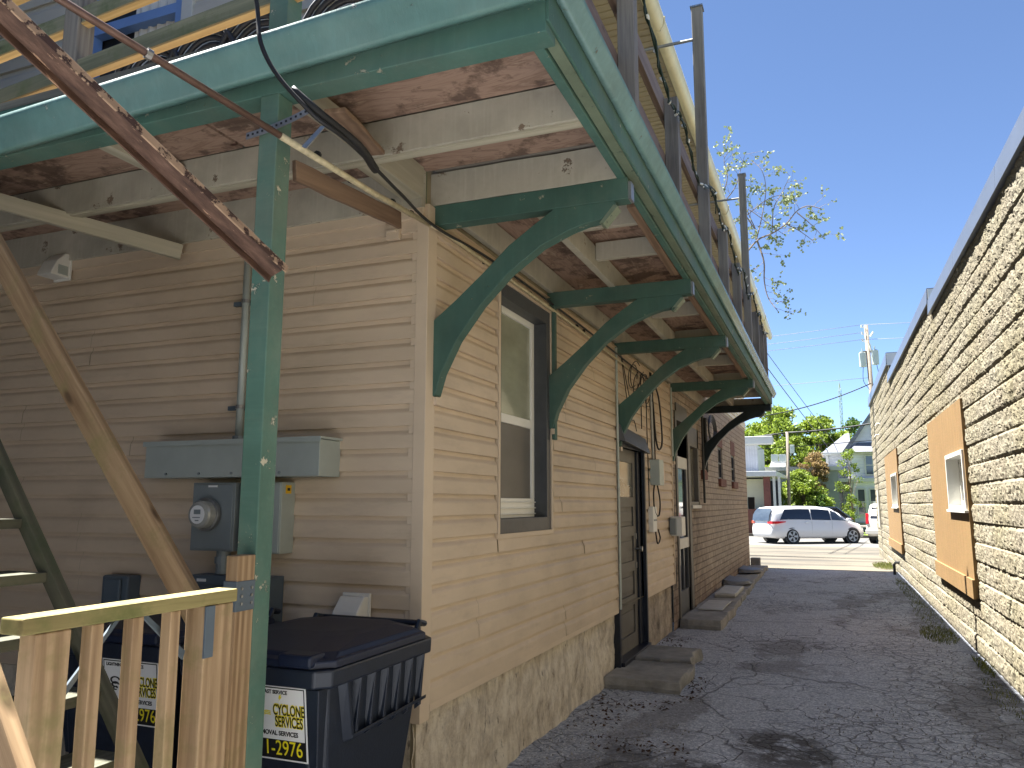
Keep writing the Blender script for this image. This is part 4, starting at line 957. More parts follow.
# ------------------------------------------------------------------ trash carts
def text_mesh(body, size, bold=0.0, sx=1, shear=0):
    cu = bpy.data.curves.new('t', 'FONT'); cu.body = body; cu.size = size; cu.extrude = .0006; cu.offset = bold; cu.shear = shear; cu.align_x = 'CENTER'
    o = bpy.data.objects.new('t', cu); COL.objects.link(o); dg = bpy.context.evaluated_depsgraph_get(); dg.update()
    me = bpy.data.meshes.new_from_object(o.evaluated_get(dg)); bpy.data.objects.remove(o); bpy.data.curves.remove(cu)
    for v_ in me.vertices: v_.co.x *= sx
    return me
def cart(x0, x1, y0, y1, label, rot=0, lo=.105):
    """x0,x1 body width at the rim, y0 front (facing -Y), y1 back"""
    cx, cy = (x0+x1)/2, (y0+y1)/2; ct = thing('trash_cart', label, 'trash cart', (cx, cy, 0), 'wheeled trash carts')
    W = (x1-x0)/2; Dp = (y1-y0)/2; zr = 1.0
    def ring(w_, f_, b_, z_, c=.05):
        return [(-w_+c, -f_, z_), (w_-c, -f_, z_), (w_, -f_+c, z_), (w_, b_-c, z_), (w_-c, b_, z_), (-w_+c, b_, z_), (-w_, b_-c, z_), (-w_, -f_+c, z_)]
    T = lambda p: (cx+p[0], cy+p[1], p[2])
    rings = [ring(W*.74, Dp*.72, Dp*.60, .05), ring(W*.80, Dp*.80, Dp*.68, .40), ring(W*.88, Dp*.90, Dp*.86, .80), ring(W*.90, Dp*.93, Dp*.90, .93), ring(W*.99, Dp*1.0, Dp*1.0, .935), ring(W*1.0, Dp*1.01, Dp*1.0, zr)]
    m = MB(); vs = [T(p) for rg in rings for p in rg]; fs = [tuple(range(8))[::-1]]
    for i in range(len(rings)-1):
        for k in range(8): fs.append((i*8+k, i*8+(k+1) % 8, (i+1)*8+(k+1) % 8, (i+1)*8+k))
    fs.append(tuple(len(rings)*8-8+k for k in range(8)))
    m.add(vs, fs); body = m.build('body', 'cart_plastic', ct, .008)
    # side handle pocket with ribs on +X
    m = MB()
    for i in range(6):
        yk = cy-Dp*.42+i*Dp*.235
        m.hexa([(cx+W*.86, yk-.010, .70), (cx+W*.93, yk-.010, .72), (cx+W*.93, yk+.010, .72), (cx+W*.86, yk+.010, .70), (cx+W*.88, yk-.022, .94), (cx+W*.985, yk-.004, .94), (cx+W*.985, yk+.004, .94), (cx+W*.88, yk+.022, .94)])
    m.hexa([(cx+W*.84, cy-Dp*.55, .70), (cx+W*.945, cy-Dp*.50, .72), (cx+W*.945, cy+Dp*.86, .74), (cx+W*.84, cy+Dp*.88, .72), (cx+W*.84, cy-Dp*.55, .715), (cx+W*.95, cy-Dp*.50, .735), (cx+W*.95, cy+Dp*.86, .755), (cx+W*.84, cy+Dp*.88, .735)])
    m.hexa([(cx+W*.84, cy-Dp*.56, .705), (cx+W*.94, cy-Dp*.50, .72), (cx+W*.94, cy-Dp*.46, .72), (cx+W*.84, cy-Dp*.5, .705), (cx+W*.88, cy-Dp*.72, .94), (cx+W*.985, cy-Dp*.66, .94), (cx+W*.985, cy-Dp*.62, .94), (cx+W*.88, cy-Dp*.68, .94)])
    m.each('rib', 'cart_plastic', ct, bevel=.003)
    m = MB()
    for sx_ in (-1, 1):
        m.hexa([(cx+sx_*W*.74-.012, cy-Dp*.80, .5), (cx+sx_*W*.74+.012, cy-Dp*.80, .5), (cx+sx_*W*.74+.012, cy-Dp*.74, .5), (cx+sx_*W*.74-.012, cy-Dp*.74, .5), (cx+sx_*W*.80-.03, cy-Dp*.955, .93), (cx+sx_*W*.80+.03, cy-Dp*.955, .93), (cx+sx_*W*.80+.03, cy-Dp*.8, .93), (cx+sx_*W*.80-.03, cy-Dp*.8, .93)])
    m.each('corner_rib', 'cart_plastic', ct, bevel=.004)
    # domed lid
    lr = [ring(W*.985, Dp*.99, Dp*.93, zr+.003, .07), ring(W*.985, Dp*.99, Dp*.93, zr+.028, .07), ring(W*.93, Dp*.92, Dp*.88, zr+.036, .07), ring(W*.90, Dp*.88, Dp*.85, zr+.05, .08), ring(W*.70, Dp*.35, Dp*.80, zr+.070, .1), ring(W*.55, Dp*.18, Dp*.62, zr+.075, .1)]
    m = MB(); vs = [T(p) for rg in lr for p in rg]; fs = []
    for i in range(len(lr)-1):
        for k in range(8): fs.append((i*8+k, i*8+(k+1) % 8, (i+1)*8+(k+1) % 8, (i+1)*8+k))
    fs.append(tuple(len(lr)*8-8+k for k in range(8))); m.add(vs, fs); lid = m.build('lid', 'cart_lid', ct, .006)
    m = MB()
    for sx_ in (-.48, .62): m.box(cx+sx_*W-.075, cx+sx_*W+.075, cy-Dp*1.02, cy-Dp*.80, zr+.006, zr+.052)
    m.each('lid_grip', 'cart_lid', lid, bevel=.012)
    m = MB(); 
    for sx_ in (-.78, .78): m.tube([(cx+sx_*W, cy+Dp*.86, zr+.01), (cx+sx_*W, cy+Dp*.93, zr+.06), (cx+sx_*W, cy+Dp*1.06, zr+.045)], .014, 8)
    m.tube([(cx-W*.78, cy+Dp*1.06, zr+.045), (cx+W*.78, cy+Dp*1.06, zr+.045)], .014, 8); m.build('handle', 'cart_plastic', ct)
    for sx_ in (-1, 1):
        m = MB(); m.tube([(cx+sx_*W*.80, cy+Dp*.72, .13), (cx+sx_*W*.98, cy+Dp*.72, .13)], .13, 20); m.build('wheel', 'tyre', ct, .01)
    # label on the front face, following its slope
    lw, lh = .315, .27
    lcx = cx+lo; lz = .80
    fy = lambda z_: cy-Dp*(.80+(.90-.80)*(z_-.40)/.40) if z_ < .8 else cy-Dp*(.90+.03*(z_-.8)/.13)
    zb_, zt_ = lz-lh/2, lz+lh/2
    pb_ = V((lcx, cy-Dp*(.80+.25*(zb_-.40))-.006, zb_)); pt_ = V((lcx, cy-Dp*(.80+.25*(zt_-.40))-.012, zt_))
    upv = (pt_-pb_).normalized(); nrm = V((1, 0, 0)).cross(upv); org = (pb_+pt_)/2
    W4 = Matrix.Translation(org) @ Matrix((V((1, 0, 0)), upv, nrm)).transposed().to_4x4()
    def put(me, mat, dx_, dy_, dz_, nm):
        me.materials.clear(); me.materials.append(M[mat]); o = bpy.data.objects.new(nm, me); COL.objects.link(o); o.matrix_basis = W4 @ Matrix.Translation((dx_, dy_, dz_)); return o
    def rect(w_, h_, d0): 
        m_ = MB(); m_.box(-w_/2, w_/2, -h_/2, h_/2, 0, d0); me = bpy.data.meshes.new('r'); me.from_pydata(m_.v, [], m_.f); return me
    lb = put(rect(lw, lh, .002), 'label_white', 0, 0, 0, 'label'); attach(lb, ct); ROOTM[lb.name] = Matrix.Translation((cx, cy, 0))
    def sub(me, mat, dx_, dy_, dz_, nm):
        o = put(me, mat, dx_, dy_, dz_, nm); o.parent = lb; o.matrix_parent_inverse = (W4).inverted(); return o
    bw = .004
    m_ = MB(); hw, hh = lw/2-.006, lh/2-.006
    for q in ((-hw, hw, hh-bw, hh), (-hw, hw, -hh, -hh+bw), (-hw, -hw+bw, -hh, hh), (hw-bw, hw, -hh, hh)): m_.box(*q, 0, .0008)
    me = bpy.data.meshes.new('b'); me.from_pydata(m_.v, [], m_.f); sub(me, 'label_black', 0, 0, .0021, 'border')
    sub(rect(lw-.014, .064, .0008), 'label_black', 0, -lh/2+.042, .0022, 'number_band')
    sub(text_mesh('LIGHTNING FAST SERVICE', .019, .0006, .95), 'label_black', -.03, lh/2-.030, .0023, 'lettering')
    for (tx, s_, dy_, mat, bd) in (('CYCLONE', .054, .030, 'label_black', .0012), ('SERVICES', .054, -.012, 'label_black', .0012)):
        sub(text_mesh(tx, s_, bd+.0022, .56), 'label_yellow', .080, dy_, .0022, 'lettering_edge')
        sub(text_mesh(tx, s_, bd-.0008, .56), 'label_black', .080, dy_, .0036, 'lettering')
    sub(text_mesh('REMOVAL SERVICES', .023, .0007, .92), 'label_black', .025, -.045, .0023, 'lettering')
    sub(text_mesh('1-2976', .076, 0, .80), 'label_yellow', .052, -lh/2+.020, .0032, 'number')
    # swirl logo and lightning bolt
    m_ = MB()
    for r0, r1, oy in ((.030, .019, 0), (.024, .012, -.018), (.016, .006, -.034)):
        n_ = 22
        for k in range(n_-3):
            a0, a1 = 2*math.pi*k/n_, 2*math.pi*(k+1)/n_
            m_.quad((r0*math.cos(a0), oy+.55*r0*math.sin(a0), 0), (r0*math.cos(a1), oy+.55*r0*math.sin(a1), 0), (r1*math.cos(a1), oy+.55*r1*math.sin(a1), 0), (r1*math.cos(a0), oy+.55*r1*math.sin(a0), 0))
    me = bpy.data.meshes.new('s'); me.from_pydata(m_.v, [], m_.f); sub(me, 'label_black', -.085, .045, .003, 'logo')
    m_ = MB()
    for j in range(3):
        pts_ = [(-.060, -.005+j*.006), (-.045, .012+j*.006), (-.020, .022+j*.006), (.0, .020+j*.006)]
        for (a0, b0), (a1, b1) in zip(pts_, pts_[1:]): m_.quad((a0, b0, 0), (a1, b1, 0), (a1, b1+.0035, 0), (a0, b0+.0035, 0))
    me = bpy.data.meshes.new('s'); me.from_pydata(m_.v, [], m_.f); sub(me, 'label_yellow', 0, .006, .003, 'logo_tail')
    m_ = MB()
    m_.add([(.040, .095, 0), (.050, .098, 0), (.045, .089, 0), (.052, .090, 0), (.036, .070, 0), (.042, .083, 0), (.036, .082, 0)], [(0, 1, 2, 3, 4, 5, 6)])
    me = bpy.data.meshes.new('s'); me.from_pydata(m_.v, [], m_.f); sub(me, 'label_yellow', 0, .006, .003, 'lightning_bolt')
    return ct
cart(-2.42, -1.70, 2.47, 3.33, 'dark blue wheeled trash cart with a CYCLONE SERVICES label standing right of the green post')
cart(-3.30, -2.58, 2.62, 3.40, 'dark blue wheeled trash cart seen between the railing balusters, left of the green post', lo=.135)

# ------------------------------------------------------------------ stoops, covers
def rough_slab(name, x0, x1, y0, y1, z0, z1, mat, jit=.02, seed=3, n=5):
    rr = random.Random(seed); ring = []
    for k in range(n): ring.append((x0, y0+(y1-y0)*0+0))
    pts = []
    for k in range(n): pts.append((x0+(x1-x0)*k/n, y0))
    for k in range(n): pts.append((x1, y0+(y1-y0)*k/n))
    for k in range(n): pts.append((x1-(x1-x0)*k/n, y1))
    for k in range(n): pts.append((x0, y1-(y1-y0)*k/n))
    pts = [(px+rr.uniform(-jit, jit)*(px > x0+.01), py+rr.uniform(-jit, jit)) for px, py in pts]
    N = len(pts); vs = []
    for zz_, sh in ((z0, -.01), (z0+(z1-z0)*.5, .008), (z1-.012, 0), (z1, -.012)):
        cxm, cym = (x0+x1)/2, (y0+y1)/2
        for px, py in pts:
            L = math.hypot(px-cxm, py-cym); j = rr.uniform(-.006, .006)
            vs.append((px+(px-cxm)/L*(sh+j), py+(py-cym)/L*(sh+j), zz_+rr.uniform(-.003, .003)))
    fs = [tuple(range(N))[::-1], tuple(range(3*N, 4*N))]
    for i in range(3):
        for k in range(N): fs.append((i*N+k, i*N+(k+1) % N, (i+1)*N+(k+1) % N, (i+1)*N+k))
    m = MB(); m.add(vs, fs); return m.build(name, mat, None, .004)
st = thing('stone_stoop', 'worn concrete stoop slab at the foot of the grey side door', 'doorstep', (-1.55, 7.3, 0))
o = rough_slab('front_slab', XL-.02, -1.26, 6.98, 7.80, -.03, .10, 'stoop_stone', .02, 4); attach(o, st)
o = rough_slab('rear_slab', XL-.02, -1.32, 7.82, 8.55, -.03, .12, 'stoop_stone', .035, 5); attach(o, st)
kb = thing('stone_kerb_stoop', 'long low concrete ledge along the brick wall with a doorstep at the rear storm door', 'doorstep', (-1.6, 13, 0))
o = rough_slab('doorstep', XL+.02, -1.36, 10.55, 12.1, -.03, .12, 'stoop_stone', .02, 6); attach(o, kb)
for k in range(6):
    o = rough_slab('ledge', XL-.02, -1.40-.02*k, 12.12+1.40*k, 13.50+1.40*k, -.03, .10, 'stoop_stone', .02, 16+k); attach(o, kb)
m_plain('cover_white', s2l(178, 176, 168), .6, .15, 8, .001)
tag(rough_slab('cover_plate', -1.80, -1.46, 11.5, 12.6, .122, .14, 'cover_white', .006, 8), 'flat pale grey plate lying on the ledge nearest the rear door', 'cover plate')
tag(rough_slab('cover_plate', -1.80, -1.48, 13.3, 14.6, .105, .17, 'cover_white', .006, 9), 'raised off-white plate lying on the ledge past the rear door', 'cover plate')
for y_, lb in ((15.6, 'dark domed window-well cover on the ledge, nearer one'), (18.3, 'dark domed window-well cover on the ledge, farther one near the building end')):
    m = MB(); n_ = 12
    for k in range(n_):
        a0, a1 = math.pi*k/n_, math.pi*(k+1)/n_
        m.hexa([(XL+.02, y_-.55*math.cos(a0), .13), (XL+.45*math.sin(a0)+.02, y_-.55*math.cos(a0), .13), (XL+.45*math.sin(a1)+.02, y_-.55*math.cos(a1), .13), (XL+.02, y_-.55*math.cos(a1), .13), (XL+.02, y_-.5*math.cos(a0), .22), (XL+.40*math.sin(a0)+.02, y_-.5*math.cos(a0), .18), (XL+.40*math.sin(a1)+.02, y_-.5*math.cos(a1), .18), (XL+.02, y_-.5*math.cos(a1), .22)])
    tag(m.build('well_cover', 'door_grey', None), lb, 'well cover')
m = MB(); m.box(XL, XL+.22, 20.62, 20.9, 0, .26); tag(m.build('corner_block', 'stoop_stone', None, .01), 'small concrete block at the far corner of the brick wall', 'block')
m = MB(); m.box(XL-.0, XL+.16, 20.6, 20.75, 1.45, 1.75); tag(m.build('wall_box', 'black_metal', None, .01), 'small black box fixed at the far end of the brick wall', 'wall box')
# leaf litter
def litter(name, spots, n, mat, label, cat, size=.02, zoff=.01):
    m = MB(); rr = random.Random(3)
    for (x0, x1, y0, y1) in spots:
        for _ in range(n):
            x_, y_ = rr.uniform(x0, x1), rr.uniform(y0, y1); a_ = rr.uniform(0, 6.3); s_ = rr.uniform(.4, 1.2)*size; z_ = zoff+rr.uniform(0, .015)
            dx_, dy_ = math.cos(a_)*s_, math.sin(a_)*s_
            m.quad((x_-dx_, y_-dy_, z_), (x_+dy_*.5, y_-dx_*.5, z_+rr.uniform(0, .02)), (x_+dx_, y_+dy_, z_+.006), (x_-dy_*.5, y_+dx_*.5, z_+rr.uniform(0, .015)))
    o = m.build(name, mat); tag(o, label, cat, kind='stuff')
litter('leaf_litter', [(-1.85, -1.2, 6.3, 6.62), (-1.85, -1.5, 5.6, 6.4), (-1.24, -1.1, 6.6, 7.6), (-1.88, -1.6, 8.5, 9.7), (-1.6, -.9, 5.2, 5.5)], 70, 'dead_leaf', 'dry brown leaf litter round the concrete stoop', 'leaf litter')
litter('gravel', [(.75, 1.36, 5.2, 12), (-.2, .9, 4.6, 7), (-1.85, -1.0, 4.6, 6)], 500, 'stoop_stone', 'loose gravel chips along the foot of the block wall', 'gravel', .008, .004)
# grass tufts
m = MB(); rr = random.Random(9)
def tuft(cx, cy, rx, ry, n, h=.09):
    for _ in range(n):
        a_ = rr.uniform(0, 6.3); q = math.sqrt(rr.random()); x_ = cx+q*rx*math.cos(a_); y_ = cy+q*ry*math.sin(a_); hh = rr.uniform(.3, 1)*h; b_ = rr.uniform(0, 6.3); w_ = .0035
        lx, ly = math.cos(b_)*hh*.6, math.sin(b_)*hh*.6
        m.add([(x_-w_*math.sin(b_), y_+w_*math.cos(b_), 0), (x_+w_*math.sin(b_), y_-w_*math.cos(b_), 0), (x_+lx*.5, y_+ly*.5, hh*.75), (x_+lx, y_+ly, hh)], [(0, 1, 2), (0, 2, 3)])
tuft(1.15, 11.2, .20, .7, 520, .06); tuft(1.22, 13.2, .16, 1.6, 300, .05); tuft(1.25, 7.9, .10, .8, 160, .04); tuft(1.32, 6.4, .07, .5, 200, .05); tuft(1.25, 22.6, .3, 1.0, 900, .10); tuft(1.32, 9.2, .05, .5, 140, .07); tuft(1.25, 16.5, .12, 2.5, 500, .05)
tag(m.build('grass', 'grass_blade'), 'short grass tufts growing along the foot of the block wall', 'grass', kind='stuff')

# ------------------------------------------------------------------ string lights and patio chairs on the balcony
sl = thing('string_lights', 'green string light cable with small clear bulbs draped along the balcony rail', 'string lights', (-.85, 6, 4.2))
path = []; ks = [2.6, 3.2, 3.78, 4.5, 5.08, 5.8, 6.55, 7.2, 7.85, 8.5, 9.1, 9.8, 10.4, 11, 11.6, 12.2, 13]
zq = [4.5, 4.3, 4.35, 4.05, 4.15, 4.02, 4.22, 4.12, 4.3, 4.05, 4.25, 4.1, 4.3, 4.15, 4.3, 4.15, 4.3]
path = smooth_path([(-.79+.01*math.sin(k_*3), k_, z_) for k_, z_ in zip(ks, zq)], 12)
m = MB(); m.tube(path, .007, 5); m.tube([p+V((.012*math.sin(i*1.3), 0, .016*math.cos(i*1.3))) for i, p in enumerate(path)], .006, 5)
m.tube(smooth_path([(-.80, 6.6, 4.2), (-.78, 6.7, 4.28), (-.8, 6.5, 4.25), (-.77, 6.6, 4.15), (-.79, 6.75, 4.1)], 6), .006, 5)
m.build('cable', 'green_cable', sl)
bulb_me = MB().tube([(0, 0, 0), (0, 0, .014), (0, 0, .034), (0, 0, .042)], [.006, .009, .008, .001], 6).build('bulb', 'bulb_glass', sl)
k = 0
for i in range(4, len(path)-2, 3):
    if k == 0: o = bulb_me
    else: o = bulb_me.copy(); COL.objects.link(o)
    p = path[i]; o.parent = sl; o.matrix_parent_inverse = ROOTM[sl.name].inverted()
    o.matrix_basis = Matrix.Translation(p+V((.004, 0, .0))) @ Matrix.Rotation(random.uniform(-1.9, 1.9), 4, 'X') @ Matrix.Rotation(random.uniform(-.8, .8), 4, 'Y'); k += 1
def patio_chair(x, y, label):
    ch = thing('patio_chair', label, 'patio chair', (x, y, 3.4), 'dark patio chairs on the balcony')
    for j in range(5):
        m = MB(); r_ = .22-.022*j; m.tube([(x+r_*math.cos(a_), y+.02*j, 3.66+.25*math.sin(a_)*(r_/.22)) for a_ in [k*math.pi/12 for k in range(13)]], .014, 6)
        m.build('back_slat', 'chair_black', ch, smooth=True)
    m = MB(); m.tube([(x-.22, y, 3.62), (x-.22, y-.02, 3.48), (x+.22, y-.02, 3.48), (x+.22, y, 3.62)], .014, 6); m.box(x-.20, x+.20, y-.05, y+.42, 3.46, 3.49); m.build('seat', 'chair_black', ch, .01)
    for sx_, sy_ in ((-1, 0), (1, 0), (-1, 1), (1, 1)):
        m = MB(); m.tube([(x+sx_*.19, y-.03+.42*sy_, 3.48), (x+sx_*.21, y-.05+.46*sy_, 3.40)], .012, 6); m.build('leg', 'chair_black', ch)
for x_, lb in ((-3.07, 'dark curved patio chair behind the balcony rail under the upstairs window'), (-2.72, 'dark curved patio chair behind the rail, second from the left'), (-2.40, 'dark curved patio chair just left of the post above the gutter'), (-1.92, 'dark curved patio chair nearest the balcony corner')): patio_chair(x_, 2.72, lb)
wl = thing('wall_lamp', 'dark swing-arm wall lamp beside the upstairs window at the top left', 'wall lamp', (-5.3, YC, 4.7))
m = MB(); m.tube([(-5.45, 3.48, 4.5), (-5.32, 3.35, 4.82), (-5.12, 3.30, 4.84)], .022, 8); m.build('arm', 'chair_black', wl)
m = MB(); m.tube([(-5.14, 3.30, 4.86), (-5.03, 3.28, 4.78)], [.035, .06], 12); m.build('head', 'black_metal', wl)
m = MB(); m.box(-5.52, -5.40, 3.46, 3.51, 4.42, 4.56); m.build('base', 'black_metal', wl, .005)
wlc = thing('patio_stool', 'dark folded metal stool at the far left behind the balcony rail', 'stool', (-4.35, 2.8, 3.4))
m = MB(); m.tube([(-3.68, 2.75, 3.4), (-3.58, 2.75, 3.66), (-3.3, 2.75, 3.66), (-3.2, 2.75, 3.4)], .014, 6); m.build('frame', 'chair_black', wlc)
m = MB(); m.box(-3.62, -3.26, 2.7, 3.0, 3.66, 3.69); m.build('seat', 'chair_black', wlc, .008)

# ------------------------------------------------------------------ vehicles
def vehicle(name, label, cat, loc, ang, L, Wd, H, mat, kind, rear_only=False):
    vh = thing(name, label, cat, loc); 
    Mx = Matrix.Translation(V(loc)) @ Matrix.Rotation(ang, 4, 'Z')
    T = lambda p: tuple(Mx @ V(p))
    h = Wd/2
    if kind == 'van':   # x from rear (0) to nose (L); z low, belt, roof ; half widths
        S = [(0.0, .42, .95, 1.02, .80, .72, .70), (.06, .30, 1.00, 1.30, .90, .80, .70), (.30, .25, 1.04, 1.66, .96, .90, .74), (.65, .24, 1.06, 1.71, .98, .94, .76), (1.5, .24, 1.06, 1.74, .99, .96, .78), (2.6, .24, 1.03, 1.73, .99, .96, .78), (3.3, .24, 1.02, 1.66, .99, .95, .76), (3.75, .24, 1.02, 1.45, .99, .94, .74), (4.15, .24, 1.02, 1.16, .98, .93, .78), (4.35, .24, .99, 1.05, .97, .92, .80), (4.9, .26, .84, .90, .92, .86, .74), (5.12, .30, .68, .74, .80, .76, .66), (5.2, .38, .55, .60, .66, .64, .56)]
    else:
        S = [(0.0, .50, 1.05, 1.12, .86, .80, .76), (.05, .38, 1.08, 1.50, .92, .86, .74), (.25, .32, 1.10, 1.78, .96, .92, .76), (.6, .30, 1.12, 1.84, .98, .94, .78), (1.8, .30, 1.10, 1.86, .98, .94, .78), (2.9, .30, 1.08, 1.80, .98, .94, .76), (3.5, .30, 1.08, 1.30, .97, .92, .76), (3.8, .30, 1.06, 1.12, .97, .92, .80), (4.7, .32, .98, 1.04, .94, .90, .80), (4.9, .42, .80, .84, .84, .80, .70)]
    ks = L/S[-1][0]; kh = H/max(s[3] for s in S)
    def sect(s):
        x, zl, zb, zr, wl_, wb, wr = s; x *= ks; zl *= kh; zb *= kh; zr *= kh
        wl_ *= h; wb *= h; wr *= h
        half = [(wl_*.90, zl), (wl_, zl+.10), (wl_*1.0, (zl+zb)/2), (wb, zb), ((wb+wr)/2*1.01, (zb+zr)/2), (wr, zr-.05*(zr-zb)), (wr*.80, zr), (wr*.4, zr+.02*(zr-zb))]
        return [(x, y, z) for y, z in half]+[(x, -y, z) for y, z in half[::-1]]
    rings = [sect(s) for s in S]; n = len(rings[0]); m = MB(); vs = [T(p) for r_ in rings for p in r_]; fs = [tuple(range(n)), tuple((len(rings)-1)*n+k for k in range(n))[::-1]]
    for i in range(len(rings)-1):
        for k in range(n): fs.append((i*n+k, i*n+(k+1) % n, (i+1)*n+(k+1) % n, (i+1)*n+k))
    m.add(vs, fs); body = m.build('body', mat, vh, .0, True)
    # bilinear point on the side glass area: u along x, t 0..1 belt->roof
    def side(x, t, sgn, off=.012):
        for a, b in zip(S, S[1:]):
            if a[0]*ks <= x <= b[0]*ks: break
        f = (x/ks-a[0])/(b[0]-a[0]); g = [p+(q-p)*f for p, q in zip(a, b)]
        zb, zr, wb, wr = g[2]*kh, g[3]*kh, g[5]*h, g[6]*h
        pts = [(wb, zb), ((wb+wr)/2*1.01, (zb+zr)/2), (wr, zr-.05*(zr-zb))]
        tt = t*2; j = 0 if tt < 1 else 1; f = tt-j; y = pts[j][0]+(pts[j+1][0]-pts[j][0])*f; z = pts[j][1]+(pts[j+1][1]-pts[j][1])*f
        return T((x, sgn*(y+off), z))
    def sidepatch(nm, x0, x1, t0, t1, mt_, sl0=0, sl1=0, off=.012):
        for sg in (-1, 1):
            m = MB(); N = 8; K = 4; grid = []
            for i in range(N+1):
                for j in range(K+1):
                    t_ = t0+(t1-t0)*j/K; xa = x0+sl0*(j/K); xb = x1+sl1*(j/K); grid.append(side(xa+(xb-xa)*i/N, t_, sg, off))
            m.add(grid, [(i*(K+1)+j, (i+1)*(K+1)+j, (i+1)*(K+1)+j+1, i*(K+1)+j+1) for i in range(N) for j in range(K)]); m.build(nm, mt_, vh, smooth=True)
    if kind == 'van':
        sidepatch('side_window', .42, 2.0, .10, .86, 'glass_dark', .30, .0); sidepatch('side_window', 2.05, 3.05, .10, .86, 'glass_dark'); sidepatch('side_window', 3.10, 4.05, .12, .86, 'glass_house', .0, -.62)
        m = MB(); rows = [(-.012, .68, 1.02), (.035, .68, 1.28), (.13, .66, 1.45), (.235, .60, 1.58)]; vs_ = []
        for x_, y_, z_ in rows: vs_ += [T((x_-.03, -y_, z_)), T((x_-.03, y_, z_))]
        m.add(vs_, [(2*i, 2*i+1, 2*i+3, 2*i+2) for i in range(3)]); m.build('rear_window', 'glass_house', vh, smooth=True)
        m = MB(); m.hexa([T((3.55, -.68, 1.62)), T((3.55, .68, 1.62)), T((4.35, .74, 1.06)), T((4.35, -.74, 1.06)), T((3.57, -.68, 1.66)), T((3.57, .68, 1.66)), T((4.38, .74, 1.09)), T((4.38, -.74, 1.09))]); m.build('windscreen', 'glass_dark', vh)
        for sg in (-1, 1):
            m = MB(); st_ = [(-.03, .56, .90, 1.00), (-.015, .80, .89, 1.01), (.06, .915, .89, 1.01), (.30, .97, .91, 1.01), (.66, .995, .97, 1.01)]; vs_ = []
            for x_, y_, za, zb in st_: vs_ += [T((x_, sg*(y_*h+.022), za)), T((x_, sg*(y_*h+.015), zb))]
            m.add(vs_, [(2*i, 2*i+2, 2*i+3, 2*i+1) for i in range(4)]); m.build('tail_lamp', 'lamp_red', vh, smooth=True)
            m = MB(); m.box(-.09, .09, -.08, .08, -.06, .06); o = m.build('mirror', 'van_white', vh, .03); o.matrix_basis = Mx @ Matrix.Translation((3.9, sg*(h+.08), 1.08))
            m = MB(); m.box(-.25, .25, -.04, .04, -.05, .05); o = m.build('headlight', 'glass_meter', vh, .03); o.matrix_basis = Mx @ Matrix.Translation((4.85, sg*.80, .76))
        m = MB(); m.box(-.012, .008, -.2, .2, -.06, .06); o = m.build('number_plate', 'label_white', vh); o.matrix_basis = Mx @ Matrix.Translation((-.002, 0, .82))
        m = MB(); m.box(0, .004, -.006, .006, 0, .6)
        for x_ in (2.02, 3.08): 
            for sg in (-1, 1):
                m = MB(); m.box(x_-.003, x_+.003, sg*.985*h, sg*(.99*h), .40, 1.02); o = m.build('door_seam', 'steel_dark', vh); o.matrix_basis = Mx
        for x_ in (1.9, 2.95):
            for sg in (-1, 1): m = MB(); m.box(x_-.22, x_-.06, sg*.985*h, sg*(h+.02), .93, .955); o = m.build('door_handle', mat, vh, .005); o.matrix_basis = Mx
        wheels = (1.0, 4.15); wr_ = .335
    else:
        sidepatch('side_window', .5, 1.5, .12, .85, 'glass_dark', .12, 0); sidepatch('side_window', 1.6, 2.5, .12, .85, 'glass_dark'); sidepatch('side_window', 2.6, 3.4, .12, .85, 'glass_dark', 0, -.35)
        m = MB(); m.hexa([T((-.005, -.70, 1.16)), T((-.005, .70, 1.16)), T((.05, .70, 1.16)), T((.05, -.70, 1.16)), T((.13, -.66, 1.66)), T((.13, .66, 1.66)), T((.2, .66, 1.66)), T((.2, -.66, 1.66))]); m.build('rear_window', 'glass_dark', vh, .01)
        for sg in (-1, 1):
            m = MB(); m.box(-.03, .16, -.07, .07, -.24, .24); o = m.build('tail_lamp', 'lamp_red', vh, .02); o.matrix_basis = Mx @ Matrix.Translation((.03, sg*.84, 1.12)) @ Matrix.Rotation(.10, 4, 'Y')
        m = MB(); m.box(-.06, .1, -h*.95, h*.95, .42, .62); o = m.build('bumper', mat, vh, .03); o.matrix_basis = Mx
        m = MB(); m.box(-.03, .0, -.2, .2, .72, .84); o = m.build('number_plate', 'label_white', vh); o.matrix_basis = Mx
        m = MB()
        for sg in (-1, 1): m.tube([(.5, sg*.66, 1.88), (2.9, sg*.64, 1.86)], .02, 6)
        o = m.build('roof_rack', 'steel_grey', vh); o.matrix_basis = Mx
        wheels = (.95, 3.9); wr_ = .38
